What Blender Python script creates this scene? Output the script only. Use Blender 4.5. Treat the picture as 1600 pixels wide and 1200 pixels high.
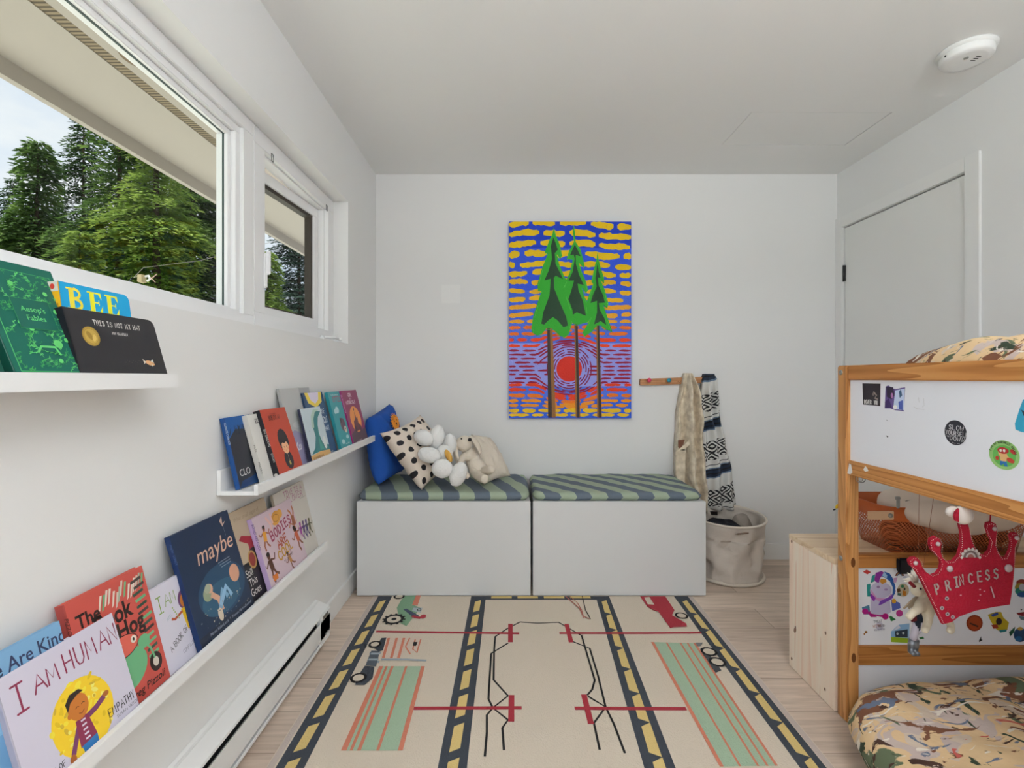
import bpy, bmesh, math, random
import numpy as np
from mathutils import Vector, Matrix, noise
from mathutils.geometry import tessellate_polygon
PI = math.pi
random.seed(7)
SC = bpy.context.scene
for o_ in list(bpy.data.objects): bpy.data.objects.remove(o_)

# ------------------------------------------------------------------ camera
F, CX, CY, H = 765.0, 798.0, 590.0, 1.136      # focal length and principal point (pixels of 1600x1200), eye height
cam = bpy.data.cameras.new('camera'); cam.sensor_width = 36; cam.lens = 36*F/1600
cam.shift_x = (800-CX)/1600; cam.shift_y = -(600-CY)/1600; cam.clip_start = .02; cam.clip_end = 300
co = bpy.data.objects.new('camera', cam); SC.collection.objects.link(co)
co.location = (0, 0, H); co.rotation_euler = (PI/2, 0, 0); SC.camera = co

# ------------------------------------------------------------------ colour management
SC.view_settings.view_transform = 'Standard'; SC.view_settings.look = 'None'
SC.view_settings.gamma = 1; SC.view_settings.use_curve_mapping = False
SC.view_settings.exposure = 0.22
SC.cycles.max_bounces = 10; SC.cycles.diffuse_bounces = 6; SC.cycles.transparent_max_bounces = 24
SC.cycles.sample_clamp_indirect = 6

# ------------------------------------------------------------------ sky
W = bpy.data.worlds.new('sky'); SC.world = W; W.use_nodes = True
nt = W.node_tree; nt.nodes.clear()
def nd(t, k, **kw):
    n = t.nodes.new(k)
    for a, b in kw.items(): setattr(n, a, b)
    return n
tc = nd(nt, 'ShaderNodeTexCoord'); sx = nd(nt, 'ShaderNodeSeparateXYZ'); nt.links.new(tc.outputs['Generated'], sx.inputs[0])
rg = nd(nt, 'ShaderNodeValToRGB'); nt.links.new(sx.outputs['Z'], rg.inputs[0])
rg.color_ramp.elements[0].position = 0.0; rg.color_ramp.elements[0].color = (.80, .88, .97, 1)
rg.color_ramp.elements[1].position = .8; rg.color_ramp.elements[1].color = (.30, .50, .85, 1)
mp = nd(nt, 'ShaderNodeMapping'); mp.inputs['Scale'].default_value = (1, 1, 3.0); nt.links.new(tc.outputs['Generated'], mp.inputs[0])
nz = nd(nt, 'ShaderNodeTexNoise'); nz.inputs['Scale'].default_value = 2.6; nz.inputs['Detail'].default_value = 6; nt.links.new(mp.outputs[0], nz.inputs[0])
r2 = nd(nt, 'ShaderNodeValToRGB'); r2.color_ramp.elements[0].position = .38; r2.color_ramp.elements[1].position = .62
nt.links.new(nz.outputs[0], r2.inputs[0])
mx = nd(nt, 'ShaderNodeMixRGB'); mx.inputs[2].default_value = (.93, .95, .98, 1)
nt.links.new(r2.outputs[0], mx.inputs[0]); nt.links.new(rg.outputs[0], mx.inputs[1])
bg = nd(nt, 'ShaderNodeBackground'); bg.inputs[1].default_value = .88; nt.links.new(mx.outputs[0], bg.inputs[0])
wo = nd(nt, 'ShaderNodeOutputWorld'); nt.links.new(bg.outputs[0], wo.inputs[0])

# ------------------------------------------------------------------ lights
def light(kind, name, loc, rot, energy, col=(1, 1, 1), **kw):
    l = bpy.data.lights.new(name, kind); l.energy = energy; l.color = col
    for a, b in kw.items(): setattr(l, a, b)
    o = bpy.data.objects.new(name, l); SC.collection.objects.link(o); o.location = loc; o.rotation_euler = rot
    return o
# the sun stands high over the garden; the eave keeps it out of the room, added pale ground throws it up at the ceiling
sd = Vector((.34, .22, -.91)).to_track_quat('-Z', 'Y').to_euler()
light('SUN', 'sun', (5, -5, 9), sd, 4.0, (1, .96, .90), angle=.01)
# added fill lights outside two unseen windows behind the camera
light('AREA', 'added_rear_fill', (.6, -1.72, 1.45), (PI/2, 0, 0), 4, (.90, .95, 1), shape='RECTANGLE', size=2.3, size_y=1.5)
light('AREA', 'added_side_fill', (-1.06, -.72, 1.45), (0, -PI/2, 0), 14, (.88, .94, 1), shape='RECTANGLE', size=1.3, size_y=1.0)

# unseen uplighter added behind the camera to brighten the ceiling
light('AREA', 'added_ceiling_fill', (.86, -.80, 1.80), (PI, 0, 0), 84, (.92, .96, 1), shape='DISK', size=.30, spread=PI)

# ------------------------------------------------------------------ helpers
ORG = {}
def atX(px, py, X):
    s = (px-CX)/X; return Vector((X, F/s, H-(py-CY)/s))
def atY(px, py, Y):
    s = F/Y; return Vector(((px-CX)/s, Y, H-(py-CY)/s))
def atZ(px, py, Z):
    s = (py-CY)/(H-Z); return Vector(((px-CX)/s, F/s, Z))
def lin(h):
    h = h.lstrip('#'); r = []
    for i in (0, 2, 4):
        c = int(h[i:i+2], 16)/255
        r.append(c/12.92 if c <= .04045 else ((c+.055)/1.055)**2.4)
    return r
GAIN = 1.24
def seen(h, k=GAIN):                        # colour as photographed -> albedo
    return tuple(min(.86, c*k) for c in lin(h)) + (1,)
MC = {}
def new_mat(name):
    m = bpy.data.materials.new(name); m.use_nodes = True
    b = m.node_tree.nodes['Principled BSDF']
    return m, m.node_tree, b
def mat(h, rough=.6, metal=0, spec=.3, bump=0, bscale=200, k=GAIN, name=None):
    key = (h, rough, metal, spec, bump, bscale, k)
    if key in MC: return MC[key]
    m, t, b = new_mat(name or 'paint_'+h.strip('#'))
    b.inputs['Base Color'].default_value = seen(h, k); b.inputs['Roughness'].default_value = rough
    b.inputs['Metallic'].default_value = metal; b.inputs['Specular IOR Level'].default_value = spec
    if bump:
        c = nd(t, 'ShaderNodeTexCoord'); n = nd(t, 'ShaderNodeTexNoise'); n.inputs['Scale'].default_value = bscale; n.inputs['Detail'].default_value = 3
        t.links.new(c.outputs['Object'], n.inputs[0]); bp = nd(t, 'ShaderNodeBump'); bp.inputs['Strength'].default_value = bump; bp.inputs['Distance'].default_value = .004
        t.links.new(n.outputs[0], bp.inputs['Height']); t.links.new(bp.outputs[0], b.inputs['Normal'])
    MC[key] = m
    return m
def ramp(t, src, stops, interp='LINEAR'):
    r = nd(t, 'ShaderNodeValToRGB'); cr = r.color_ramp; cr.interpolation = interp
    while len(cr.elements) < len(stops): cr.elements.new(.5)
    for e, (p, c) in zip(cr.elements, stops): e.position = p; e.color = c
    t.links.new(src, r.inputs[0]); return r
def mth(t, op, a, b=None):
    n = nd(t, 'ShaderNodeMath', operation=op)
    for i, v in enumerate((a, b)):
        if v is None: continue
        if isinstance(v, (int, float)): n.inputs[i].default_value = v
        else: t.links.new(v, n.inputs[i])
    return n.outputs[0]
def wood(name, c1, c2, c3, axis='Y', ring=14, stretch=.05, rough=.45):
    m, t, b = new_mat(name)
    c = nd(t, 'ShaderNodeTexCoord'); mp = nd(t, 'ShaderNodeMapping')
    sc = [1, 1, 1]; sc['XYZ'.index(axis)] = stretch; mp.inputs['Scale'].default_value = sc
    t.links.new(c.outputs['Object'], mp.inputs[0])
    n = nd(t, 'ShaderNodeTexNoise'); n.inputs['Scale'].default_value = 9; n.inputs['Detail'].default_value = 2; n.inputs['Distortion'].default_value = .6
    t.links.new(mp.outputs[0], n.inputs[0])
    f = mth(t, 'FRACT', mth(t, 'MULTIPLY', n.outputs[0], ring))
    n2 = nd(t, 'ShaderNodeTexNoise'); n2.inputs['Scale'].default_value = 120; n2.inputs['Detail'].default_value = 2
    t.links.new(mp.outputs[0], n2.inputs[0])
    v = mth(t, 'ADD', mth(t, 'MULTIPLY', f, .75), mth(t, 'MULTIPLY', n2.outputs[0], .4))
    r = ramp(t, v, [(.1, seen(c1)), (.6, seen(c2)), (1, seen(c3))])
    t.links.new(r.outputs[0], b.inputs['Base Color']); b.inputs['Roughness'].default_value = rough
    b.inputs['Specular IOR Level'].default_value = .35
    return m
def link(o, parent=None):
    SC.collection.objects.link(o)
    if parent is not None: o.parent = parent
    return o
def obj(name, bm, m, parent=None, smooth=False):
    """link a bmesh (in world coordinates) or a mesh as one object under parent"""
    if isinstance(bm, bmesh.types.BMesh):
        me = bpy.data.meshes.new(name); bm.to_mesh(me); bm.free()
    else: me = bm
    org = ORG.get(parent.name, Vector()) if parent is not None else Vector()
    me.transform(Matrix.Translation(-org))
    if m is not None:
        if not isinstance(m, (list, tuple)): me.materials.clear()
        for q in (m if isinstance(m, (list, tuple)) else [m]): me.materials.append(q)
    if smooth:
        for p in me.polygons: p.use_smooth = True
    o = bpy.data.objects.new(name, me); link(o, parent)
    if parent is not None: ORG[o.name] = org
    return o
def tag(o, label=None, cat=None, group=None, kind=None):
    if label: o['label'] = label
    if cat: o['category'] = cat
    if group: o['group'] = group
    if kind: o['kind'] = kind
    return o
def thing(name, label, cat, loc=(0, 0, 0), group=None):
    o = bpy.data.objects.new(name, None); o.location = loc; o.empty_display_size = .05; link(o)
    ORG[o.name] = Vector(loc); return tag(o, label, cat, group)
def B(): return bmesh.new()
def box(bm, x0, x1, y0, y1, z0, z1, bev=0, seg=2, mi=0):
    t = bmesh.new()
    r = bmesh.ops.create_cube(t, size=1)
    for v in t.verts:
        v.co = Vector(((x0+x1)/2+v.co.x*(x1-x0), (y0+y1)/2+v.co.y*(y1-y0), (z0+z1)/2+v.co.z*(z1-z0)))
    if bev: bmesh.ops.bevel(t, geom=list(t.edges), offset=bev, segments=seg, affect='EDGES')
    for f in t.faces: f.material_index = mi
    merge(bm, t); return bm
def merge(bm, t):
    me = bpy.data.meshes.new('tmp'); t.to_mesh(me); t.free(); bm.from_mesh(me); bpy.data.meshes.remove(me)
def lathe(bm, prof, c, axis='Z', n=32, mi=0):
    """prof: list of (r, h)"""
    rings = []
    for r, h in prof:
        ring = []
        for i in range(n):
            a = 2*PI*i/n; x, y = r*math.cos(a), r*math.sin(a)
            p = {'Z': (x, y, h), 'Y': (x, h, y), 'X': (h, x, y)}[axis]
            ring.append(bm.verts.new(Vector(c)+Vector(p)))
        rings.append(ring)
    fs = []
    for a, b in zip(rings, rings[1:]):
        for i in range(n):
            fs.append(bm.faces.new((a[i], a[(i+1) % n], b[(i+1) % n], b[i])))
    fs.append(bm.faces.new(rings[0])); fs.append(bm.faces.new(rings[-1]))
    for f in fs: f.material_index = mi; f.smooth = True
    bmesh.ops.recalc_face_normals(bm, faces=fs)
    return bm
def tube(bm, pts, r, n=8, mi=0):
    pts = [Vector(p) for p in pts]; rs = r if isinstance(r, (list, tuple)) else [r]*len(pts); rings = []
    ref = Vector((0, 0, 1))
    for i, p in enumerate(pts):
        d = (pts[min(i+1, len(pts)-1)]-pts[max(i-1, 0)]).normalized()
        if abs(d.dot(ref)) > .95: ref = Vector((1, 0, 0)) if abs(d.x) < .9 else Vector((0, 1, 0))
        a = d.cross(ref).normalized(); b = d.cross(a).normalized()
        rings.append([bm.verts.new(p+(a*math.cos(2*PI*k/n)+b*math.sin(2*PI*k/n))*rs[i]) for k in range(n)])
    fs = []
    for a, b in zip(rings, rings[1:]):
        for i in range(n): fs.append(bm.faces.new((a[i], a[(i+1) % n], b[(i+1) % n], b[i])))
    fs += [bm.faces.new(rings[0]), bm.faces.new(rings[-1])]
    for f in fs: f.smooth = True; f.material_index = mi
    bmesh.ops.recalc_face_normals(bm, faces=fs)
    return bm
def ellipsoid(bm, c, r, rot=None, n=20, mi=0, rough=0):
    t = bmesh.new(); bmesh.ops.create_uvsphere(t, u_segments=n, v_segments=max(8, n*2//3), radius=1)
    R = rot or Matrix.Identity(3)
    for v in t.verts:
        k = 1+rough*noise.noise(v.co*3+Vector(c)*9) if rough else 1
        v.co = R @ Vector((v.co.x*r[0]*k, v.co.y*r[1]*k, v.co.z*r[2]*k))+Vector(c)
    for f in t.faces: f.smooth = True; f.material_index = mi
    merge(bm, t); return bm
def prism(bm, pts, d, mi=0):
    """closed 3D outline extruded by vector d"""
    n = len(pts); a = [bm.verts.new(Vector(p)) for p in pts]; b = [bm.verts.new(Vector(p)+Vector(d)) for p in pts]
    tri = tessellate_polygon([[Vector(p) for p in pts]]); fs = []
    for t in tri:
        try: fs.append(bm.faces.new([a[i] for i in t])); fs.append(bm.faces.new([b[i] for i in reversed(t)]))
        except ValueError: pass
    for i in range(n): fs.append(bm.faces.new((a[i], a[(i+1) % n], b[(i+1) % n], b[i])))
    for f in fs: f.material_index = mi
    bmesh.ops.recalc_face_normals(bm, faces=fs)
    return bm
def evaluated(o):
    dg = bpy.context.evaluated_depsgraph_get(); me = bpy.data.meshes.new_from_object(o.evaluated_get(dg))
    return me
def skin(name, joints, edges, m, parent, sub=2, root=0, rough=0):
    """joints: (x,y,z,r) or (x,y,z,rx,ry); grown as one continuous skinned surface"""
    me = bpy.data.meshes.new('sk'); me.from_pydata([j[:3] for j in joints], edges, [])
    o = bpy.data.objects.new('sk', me); link(o)
    s = o.modifiers.new('s', 'SKIN')
    for i, j in enumerate(joints):
        d = me.skin_vertices[0].data[i]; d.radius = (j[3], j[4] if len(j) > 4 else j[3]); d.use_root = (i == root)
    u = o.modifiers.new('u', 'SUBSURF'); u.levels = sub; u.render_levels = sub
    out = evaluated(o); bpy.data.objects.remove(o)
    if rough:
        for v in out.vertices: v.co += v.normal*noise.noise(v.co*40)*rough
    return obj(name, out, m, parent, smooth=True)

# ---- flat artwork: polygons, strokes and lettering gathered in layers and put on a surface
G = {}
def _g(s, *pl): G[s] = [[(p[i], p[i+1]) for i in range(0, len(p), 2)] for p in pl]
_g('A', (0, 0, .45, 1, .9, 0), (.17, .38, .74, .38)); _g('B', (.05, 0, .05, 1, .55, 1, .72, .8, .55, .55, .05, .53), (.55, .53, .8, .3, .6, 0, .05, 0))
_g('C', (.78, .82, .5, 1, .18, .85, .05, .5, .18, .15, .5, 0, .8, .18)); _g('D', (.05, 0, .05, 1, .45, .95, .78, .5, .45, .03, .05, 0))
_g('E', (.7, 1, .08, 1, .08, 0, .72, 0), (.08, .52, .6, .52)); _g('F', (.7, 1, .08, 1, .08, 0), (.08, .52, .6, .52))
_g('G', (.78, .82, .5, 1, .18, .85, .05, .5, .18, .15, .5, 0, .8, .18, .8, .45, .5, .45)); _g('H', (.08, 0, .08, 1), (.75, 0, .75, 1), (.08, .5, .75, .5))
_g('I', (.3, 0, .3, 1), (.05, 1, .55, 1), (.05, 0, .55, 0)); _g('J', (.55, 1, .55, .2, .35, 0, .1, .15)); _g('K', (.08, 0, .08, 1), (.72, 1, .1, .45, .75, 0))
_g('L', (.08, 1, .08, 0, .65, 0)); _g('M', (.05, 0, .12, 1, .45, .3, .8, 1, .88, 0)); _g('N', (.08, 0, .08, 1, .75, 0, .75, 1))
_g('O', (.42, 1, .12, .82, .05, .5, .14, .15, .42, 0, .72, .16, .8, .5, .72, .84, .42, 1)); _g('P', (.08, 0, .08, 1, .55, .97, .72, .75, .55, .5, .08, .46))
_g('Q', (.42, 1, .12, .82, .05, .5, .14, .15, .42, 0, .72, .16, .8, .5, .72, .84, .42, 1), (.5, .25, .8, 0))
_g('R', (.08, 0, .08, 1, .55, .97, .72, .75, .55, .5, .08, .46), (.4, .48, .75, 0)); _g('S', (.7, .85, .45, 1, .15, .88, .12, .65, .4, .52, .7, .38, .68, .12, .4, 0, .08, .14))
_g('T', (.4, 0, .4, 1), (.02, 1, .78, 1)); _g('U', (.08, 1, .08, .25, .25, 0, .55, 0, .75, .25, .75, 1)); _g('V', (.05, 1, .4, 0, .75, 1))
_g('W', (.02, 1, .25, 0, .47, .7, .7, 0, .92, 1)); _g('X', (.05, 0, .75, 1), (.05, 1, .75, 0)); _g('Y', (.05, 1, .4, .5, .75, 1), (.4, .5, .4, 0)); _g('Z', (.05, 1, .72, 1, .05, 0, .75, 0))
_g('.', (.2, 0, .2, .05)); _g(' ', )
GW = {'I': .72, 'M': 1.1, 'W': 1.1, ' ': .5, '.': .4}
class Art:
    def __init__(s): s.f = []; s.L = 0
    def up(s, n=1): s.L += n; return s
    def poly(s, p, c):
        s.L += .05
        p = [Vector((q[0], q[1], 0)) for q in p]
        for t in tessellate_polygon([p]): s.f.append(([p[i] for i in t], s.L, c))
        return s
    def rect(s, x0, y0, x1, y1, c): return s.poly([(x0, y0), (x1, y0), (x1, y1), (x0, y1)], c)
    def ell(s, x, y, rx, ry, c, rot=0, n=22, a0=0, a1=360):
        q = []
        full = a1-a0 >= 360
        for i in range(n if full else n+1):
            a = math.radians(a0+(a1-a0)*i/n); u, v = rx*math.cos(a), ry*math.sin(a); k = math.radians(rot)
            q.append((x+u*math.cos(k)-v*math.sin(k), y+u*math.sin(k)+v*math.cos(k)))
        if not full: q.append((x, y))
        return s.poly(q, c)
    def line(s, p, w, c, w1=None):
        s.L += .05
        p = [Vector((q[0], q[1], 0)) for q in p]; n = len(p)
        L, R = [], []
        for i in range(n):
            d = (p[min(i+1, n-1)]-p[max(i-1, 0)])
            if d.length < 1e-9: d = Vector((1, 0, 0))
            d.normalize(); k = Vector((-d.y, d.x, 0)); ww = w if w1 is None else w+(w1-w)*i/max(1, n-1)
            L.append(p[i]+k*ww/2); R.append(p[i]-k*ww/2)
        for i in range(n-1): s.f.append(([R[i], R[i+1], L[i+1], L[i]], s.L, c))
        return s
    def ring(s, x, y, rx, ry, w, c, n=24, a0=0, a1=360):
        return s.line([(x+rx*math.cos(math.radians(a0+(a1-a0)*i/n)), y+ry*math.sin(math.radians(a0+(a1-a0)*i/n))) for i in range(n+1)], w, c)
    def hand(s, txt, x, y, h, c, w=None, wide=1, rot=0, sp=.16, jit=0, serif=0, cap=None):
        """capital letters drawn with strokes"""
        w = w or h*.09; k = math.radians(rot); cx = 0
        for ch in txt.upper():
            dy = random.uniform(-jit, jit)*h
            for pl in G.get(ch, []):
                q = [((cx+a*wide)*h, b*h+dy) for a, b in pl]
                s.line([(x+u*math.cos(k)-v*math.sin(k), y+u*math.sin(k)+v*math.cos(k)) for u, v in q], w, c)
                for (u, v) in (q[0], q[-1]):
                    s.ell(x+u*math.cos(k)-v*math.sin(k), y+u*math.sin(k)+v*math.cos(k), w/2, w/2, c, n=8)
            cx += (GW.get(ch, .84)+sp)*wide
        return cx*h
    def type(s, txt, x, y, h, c, shear=0, rot=0, bold=0, wide=1, align='LEFT', sp=1):
        cu = bpy.data.curves.new('t', 'FONT'); cu.body = txt; cu.size = 1; cu.shear = shear; cu.offset = bold; cu.align_x = align; cu.space_character = sp
        cu.resolution_u = 3
        o = bpy.data.objects.new('t', cu); link(o); me = evaluated(o); k = math.radians(rot)
        for p in me.polygons:
            q = []
            for i in p.vertices:
                v = me.vertices[i].co; u, w = v.x*h*wide*1.4, v.y*h*1.4
                q.append(Vector((x+u*math.cos(k)-w*math.sin(k), y+u*math.sin(k)+w*math.cos(k), 0)))
            s.f.append((q, s.L, c))
        bpy.data.objects.remove(o); bpy.data.meshes.remove(me); bpy.data.curves.remove(cu)
        return s
    def into(s, bm, fn, mats, eps=.00012, matfn=None, flip=None):
        """fn(u, v, height) -> Vector; adds the faces to bm with material slots kept in mats (list of colour keys)"""
        for q, L, c in s.f:
            if c not in mats: mats.append(c)
            vs = [bm.verts.new(fn(p.x, p.y, (L+1)*eps)) for p in q]
            try: f = bm.faces.new(vs)
            except ValueError: continue
            f.material_index = mats.index(c)
        return bm
def colmats(keys, rough=.45, **kw): return [k if isinstance(k, bpy.types.Material) else mat(k, rough, **kw) for k in keys]

# ------------------------------------------------------------------ materials of the room
def paint(name, rgb, rough=.6, bump=.05):
    m, t, b = new_mat(name); b.inputs['Base Color'].default_value = (*rgb, 1); b.inputs['Roughness'].default_value = rough
    b.inputs['Specular IOR Level'].default_value = .25
    c = nd(t, 'ShaderNodeTexCoord'); n = nd(t, 'ShaderNodeTexNoise'); n.inputs['Scale'].default_value = 260; n.inputs['Detail'].default_value = 2
    t.links.new(c.outputs['Object'], n.inputs[0]); bp = nd(t, 'ShaderNodeBump'); bp.inputs['Strength'].default_value = bump; bp.inputs['Distance'].default_value = .001
    t.links.new(n.outputs[0], bp.inputs['Height']); t.links.new(bp.outputs[0], b.inputs['Normal'])
    return m
M_WALL = paint('wall_paint', (.80, .80, .795)); M_CEIL = paint('ceiling_paint', (.84, .84, .83))
M_TRIM = paint('trim_paint', (.82, .82, .81), .35, .01); M_DOOR = paint('door_paint', (.80, .80, .785), .4, .01)
M_VINYL = paint('window_vinyl', (.86, .86, .87), .3, 0); M_SHELF = paint('shelf_lacquer', (.82, .82, .82), .3, 0)
M_BENCH = paint('bench_lacquer', (.66, .665, .67), .3, 0); M_BOARD = paint('white_board', (.80, .81, .86), .3, 0)
M_PLAST = paint('white_plastic', (.84, .84, .83), .4, 0)
M_BLACK = mat('#101010', .5, k=1); M_STEEL = mat('#a8a8a4', .3, metal=.9, k=1); M_DARKST = mat('#4a4a4a', .35, metal=.8, k=1)
def floor_mat():
    m, t, b = new_mat('oak_planks')
    c = nd(t, 'ShaderNodeTexCoord'); br = nd(t, 'ShaderNodeTexBrick'); t.links.new(c.outputs['Object'], br.inputs[0])
    br.inputs['Scale'].default_value = 1; br.inputs['Brick Width'].default_value = 1.9; br.inputs['Row Height'].default_value = .185
    br.inputs['Mortar Size'].default_value = .0012; br.inputs['Mortar Smooth'].default_value = .2; br.inputs['Bias'].default_value = 0
    br.inputs['Color1'].default_value = seen('#bba99a'); br.inputs['Color2'].default_value = seen('#d0bfb0'); br.inputs['Mortar'].default_value = seen('#7a6a5c')
    br.offset = .37
    mp = nd(t, 'ShaderNodeMapping'); mp.inputs['Scale'].default_value = (.6, 9, 1); t.links.new(c.outputs['Object'], mp.inputs[0])
    n = nd(t, 'ShaderNodeTexNoise'); n.inputs['Scale'].default_value = 6; n.inputs['Detail'].default_value = 6; n.inputs['Distortion'].default_value = .8; t.links.new(mp.outputs[0], n.inputs[0])
    r = ramp(t, n.outputs[0], [(.3, (.72, .70, .68, 1)), (.7, (1.0, 1.0, 1.0, 1))])
    mx = nd(t, 'ShaderNodeMixRGB', blend_type='MULTIPLY'); mx.inputs[0].default_value = 1
    t.links.new(br.outputs[0], mx.inputs[1]); t.links.new(r.outputs[0], mx.inputs[2]); t.links.new(mx.outputs[0], b.inputs['Base Color'])
    b.inputs['Roughness'].default_value = .5; b.inputs['Specular IOR Level'].default_value = .3
    return m
M_FLOOR = floor_mat()
def glass_mat(name='window_glass', tint=(.97, .99, .98)):
    m = bpy.data.materials.new(name); m.use_nodes = True; t = m.node_tree; t.nodes.clear()
    tr = nd(t, 'ShaderNodeBsdfTransparent'); tr.inputs[0].default_value = (*tint, 1); gl = nd(t, 'ShaderNodeBsdfGlossy'); gl.inputs['Roughness'].default_value = .02
    fr = nd(t, 'ShaderNodeFresnel'); fr.inputs[0].default_value = 1.35; k = mth(t, 'MULTIPLY', fr.outputs[0], .03)
    mx = nd(t, 'ShaderNodeMixShader'); t.links.new(k, mx.inputs[0]); t.links.new(tr.outputs[0], mx.inputs[1]); t.links.new(gl.outputs[0], mx.inputs[2])
    o = nd(t, 'ShaderNodeOutputMaterial'); t.links.new(mx.outputs[0], o.inputs[0]); return m
M_GLASS = glass_mat()
def S(name, bm, m, parent=None, **kw):
    o = obj(name, bm, m, parent, **kw)
    if parent is None: o['kind'] = 'structure'
    return o

# ------------------------------------------------------------------ room shell
XL, XR, YB, YF, ZC = -.846, 2.046, 3.069, -1.6, 2.41
WT, WB, WY0, WY1 = 2.050, 1.311, .15, 2.548          # window opening in the left wall
XF = -.9226                                            # inner face of the window frames
XO = -1.02                                             # outer face of the left wall
b = B(); box(b, XO, XR+.15, YF-.15, YB+.15, -.12, 0); S('floor', b, M_FLOOR)
hx0, hx1, hy0, hy1 = 1.155, 1.833, 2.35, 2.685
b = B()
box(b, XO, hx0, YF-.15, YB+.15, ZC, ZC+.1); box(b, hx1, XR+.15, YF-.15, YB+.15, ZC, ZC+.1)
box(b, hx0, hx1, YF-.15, hy0, ZC, ZC+.1); box(b, hx0, hx1, hy1, YB+.15, ZC, ZC+.1); box(b, hx0, hx1, hy0, hy1, ZC+.06, ZC+.1)
S('ceiling', b, M_CEIL)
b = B(); box(b, XO, XR+.15, YB, YB+.15, 0, ZC); S('wall_back', b, M_WALL)
b = B()
box(b, XO, XL, -.2, YB, 0, WB); box(b, XO, XL, -.2, YB, WT, ZC); box(b, XO, XL, YF, -1.25, 0, WB); box(b, XO, XL, YF, -1.25, WT, ZC); box(b, XO, XL, -1.25, -.2, 0, .8); box(b, XO, XL, -1.25, -.2, 2.12, ZC); box(b, XO, XL, WY1, YB, WB, WT); box(b, XO, XL, -.2, WY0, WB, WT); box(b, XO, XL, YF, -1.25, WB, WT)
S('wall_left', b, M_WALL)
DY0, DY1, DZ = 2.198, 3.008, 2.058
b = B()
box(b, XR, XR+.15, YF, DY0, 0, ZC); box(b, XR, XR+.15, DY0, DY1, DZ, ZC); box(b, XR, XR+.15, DY1, YB, 0, ZC); box(b, XR+.08, XR+.15, DY0, DY1, 0, DZ)
S('wall_right', b, M_WALL)
b = B()   # wall behind the camera with an added window opening for fill light
box(b, XL, -.6, YF-.15, YF, 0, ZC); box(b, 1.8, XR, YF-.15, YF, 0, ZC); box(b, -.6, 1.8, YF-.15, YF, 0, .65); box(b, -.6, 1.8, YF-.15, YF, 2.2, ZC)
S('wall_front', b, M_WALL)
wf = bpy.data.objects.new('window_added_rear', None); link(wf); wf['kind'] = 'structure'; ORG['window_added_rear'] = Vector()  # unseen window, added to go with the rear fill light
b = B()
for a in ((-.6, -.55, .65, 2.2), (1.75, 1.8, .65, 2.2), (-.55, 1.75, .65, .70), (-.55, 1.75, 2.15, 2.2), (.575, .625, .70, 2.15)): box(b, a[0], a[1], YF-.11, YF-.05, a[2], a[3])
obj('frame', b, M_VINYL, wf)
b = B(); box(b, -.55, .575, YF-.084, YF-.08, .70, 2.15); box(b, .625, 1.75, YF-.084, YF-.08, .70, 2.15); obj('pane', b, M_GLASS, wf)

w3 = bpy.data.objects.new('window_added_side', None); link(w3); w3['kind'] = 'structure'; ORG['window_added_side'] = Vector()  # unseen window, added so the side fill can brighten the right wall
b = B()
for a in ((-1.25, -1.20, .8, 2.12), (-.25, -.2, .8, 2.12), (-1.20, -.25, .8, .85), (-1.20, -.25, 2.07, 2.12)): box(b, -.99, -.94, a[0], a[1], a[2], a[3])
obj('frame', b, M_VINYL, w3)
b = B(); box(b, -.97, -.966, -1.20, -.25, .85, 2.07); obj('pane', b, M_GLASS, w3)

# baseboards
b = B(); box(b, 1.02, XR, YB-.013, YB, 0, .098, .002); S('baseboard_back', b, M_TRIM)
b = B(); box(b, XL, XL+.013, 2.14, YB, 0, .098, .002); S('baseboard_left', b, M_TRIM)
b = B(); box(b, XR-.013, XR, YF, DY0-.07, 0, .098, .002); S('baseboard_right', b, M_TRIM)

# door with casing
b = B()
box(b, XR-.012, XR, DY0-.072, DY0-.002, 0, DZ+.066, .0015); box(b, XR-.012, XR, DY1+.002, YB-.001, 0, DZ+.066, .0015); box(b, XR-.012, XR, DY0-.002, DY1+.002, DZ+.002, DZ+.066, .0015)
S('trim_1', b, M_TRIM)
d = bpy.data.objects.new('door_1', None); link(d); d['kind'] = 'structure'; ORG['door_1'] = Vector()
b = B(); box(b, XR+.004, XR+.042, DY0+.004, DY1-.004, .008, DZ-.006, .002); obj('door_panel', b, M_DOOR, d)
for z in (1.775, .25):
    b = B(); box(b, XR-.004, XR+.004, DY1-.016, DY1-.003, z-.048, z+.048, .001); tube(b, [(XR-.004, DY1-.004, z-.05), (XR-.004, DY1-.004, z+.05)], .005, 10)
    obj('hinge', b, M_DARKST, d)
b = B(); lathe(b, [(.0, -.065), (.018, -.062), (.026, -.05), (.02, -.035), (.01, -.03), (.01, 0), (.026, .001), (.026, .005)], (XR, DY0+.06, .95), 'X', 20); obj('door_knob', b, M_STEEL, d, True)

# ceiling hatch, smoke detector, added uplighter behind the camera
g = .0035
b = B(); box(b, hx0+g, hx1-g, hy0+g, hy1-g, ZC+.0006, ZC+.02, .001)
tag(obj('ceiling_hatch', b, M_CEIL), 'flush white attic access hatch set in the ceiling', 'hatch')
dx, dy = 1.773, 1.905
t = thing('smoke_detector', 'round white smoke detector on the ceiling near the right wall', 'smoke detector', (dx, dy, ZC))
b = B(); lathe(b, [(.092, 0), (.092, -.008), (.086, -.011), (.086, -.0125)], (dx, dy, ZC), n=48); obj('base', b, M_PLAST, t, True)
b = B(); lathe(b, [(.080, -.010), (.082, -.016), (.082, -.034), (.078, -.041), (.060, -.043), (.0, -.043)], (dx, dy, ZC), n=48); obj('cover', b, M_PLAST, t, True)
b = B(); lathe(b, [(.008, -.042), (.008, -.0455), (.0, -.0455)], (dx-.02, dy-.02, ZC), n=16); obj('test_button', b, mat('#8c8c88', .5), t, True)
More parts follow.
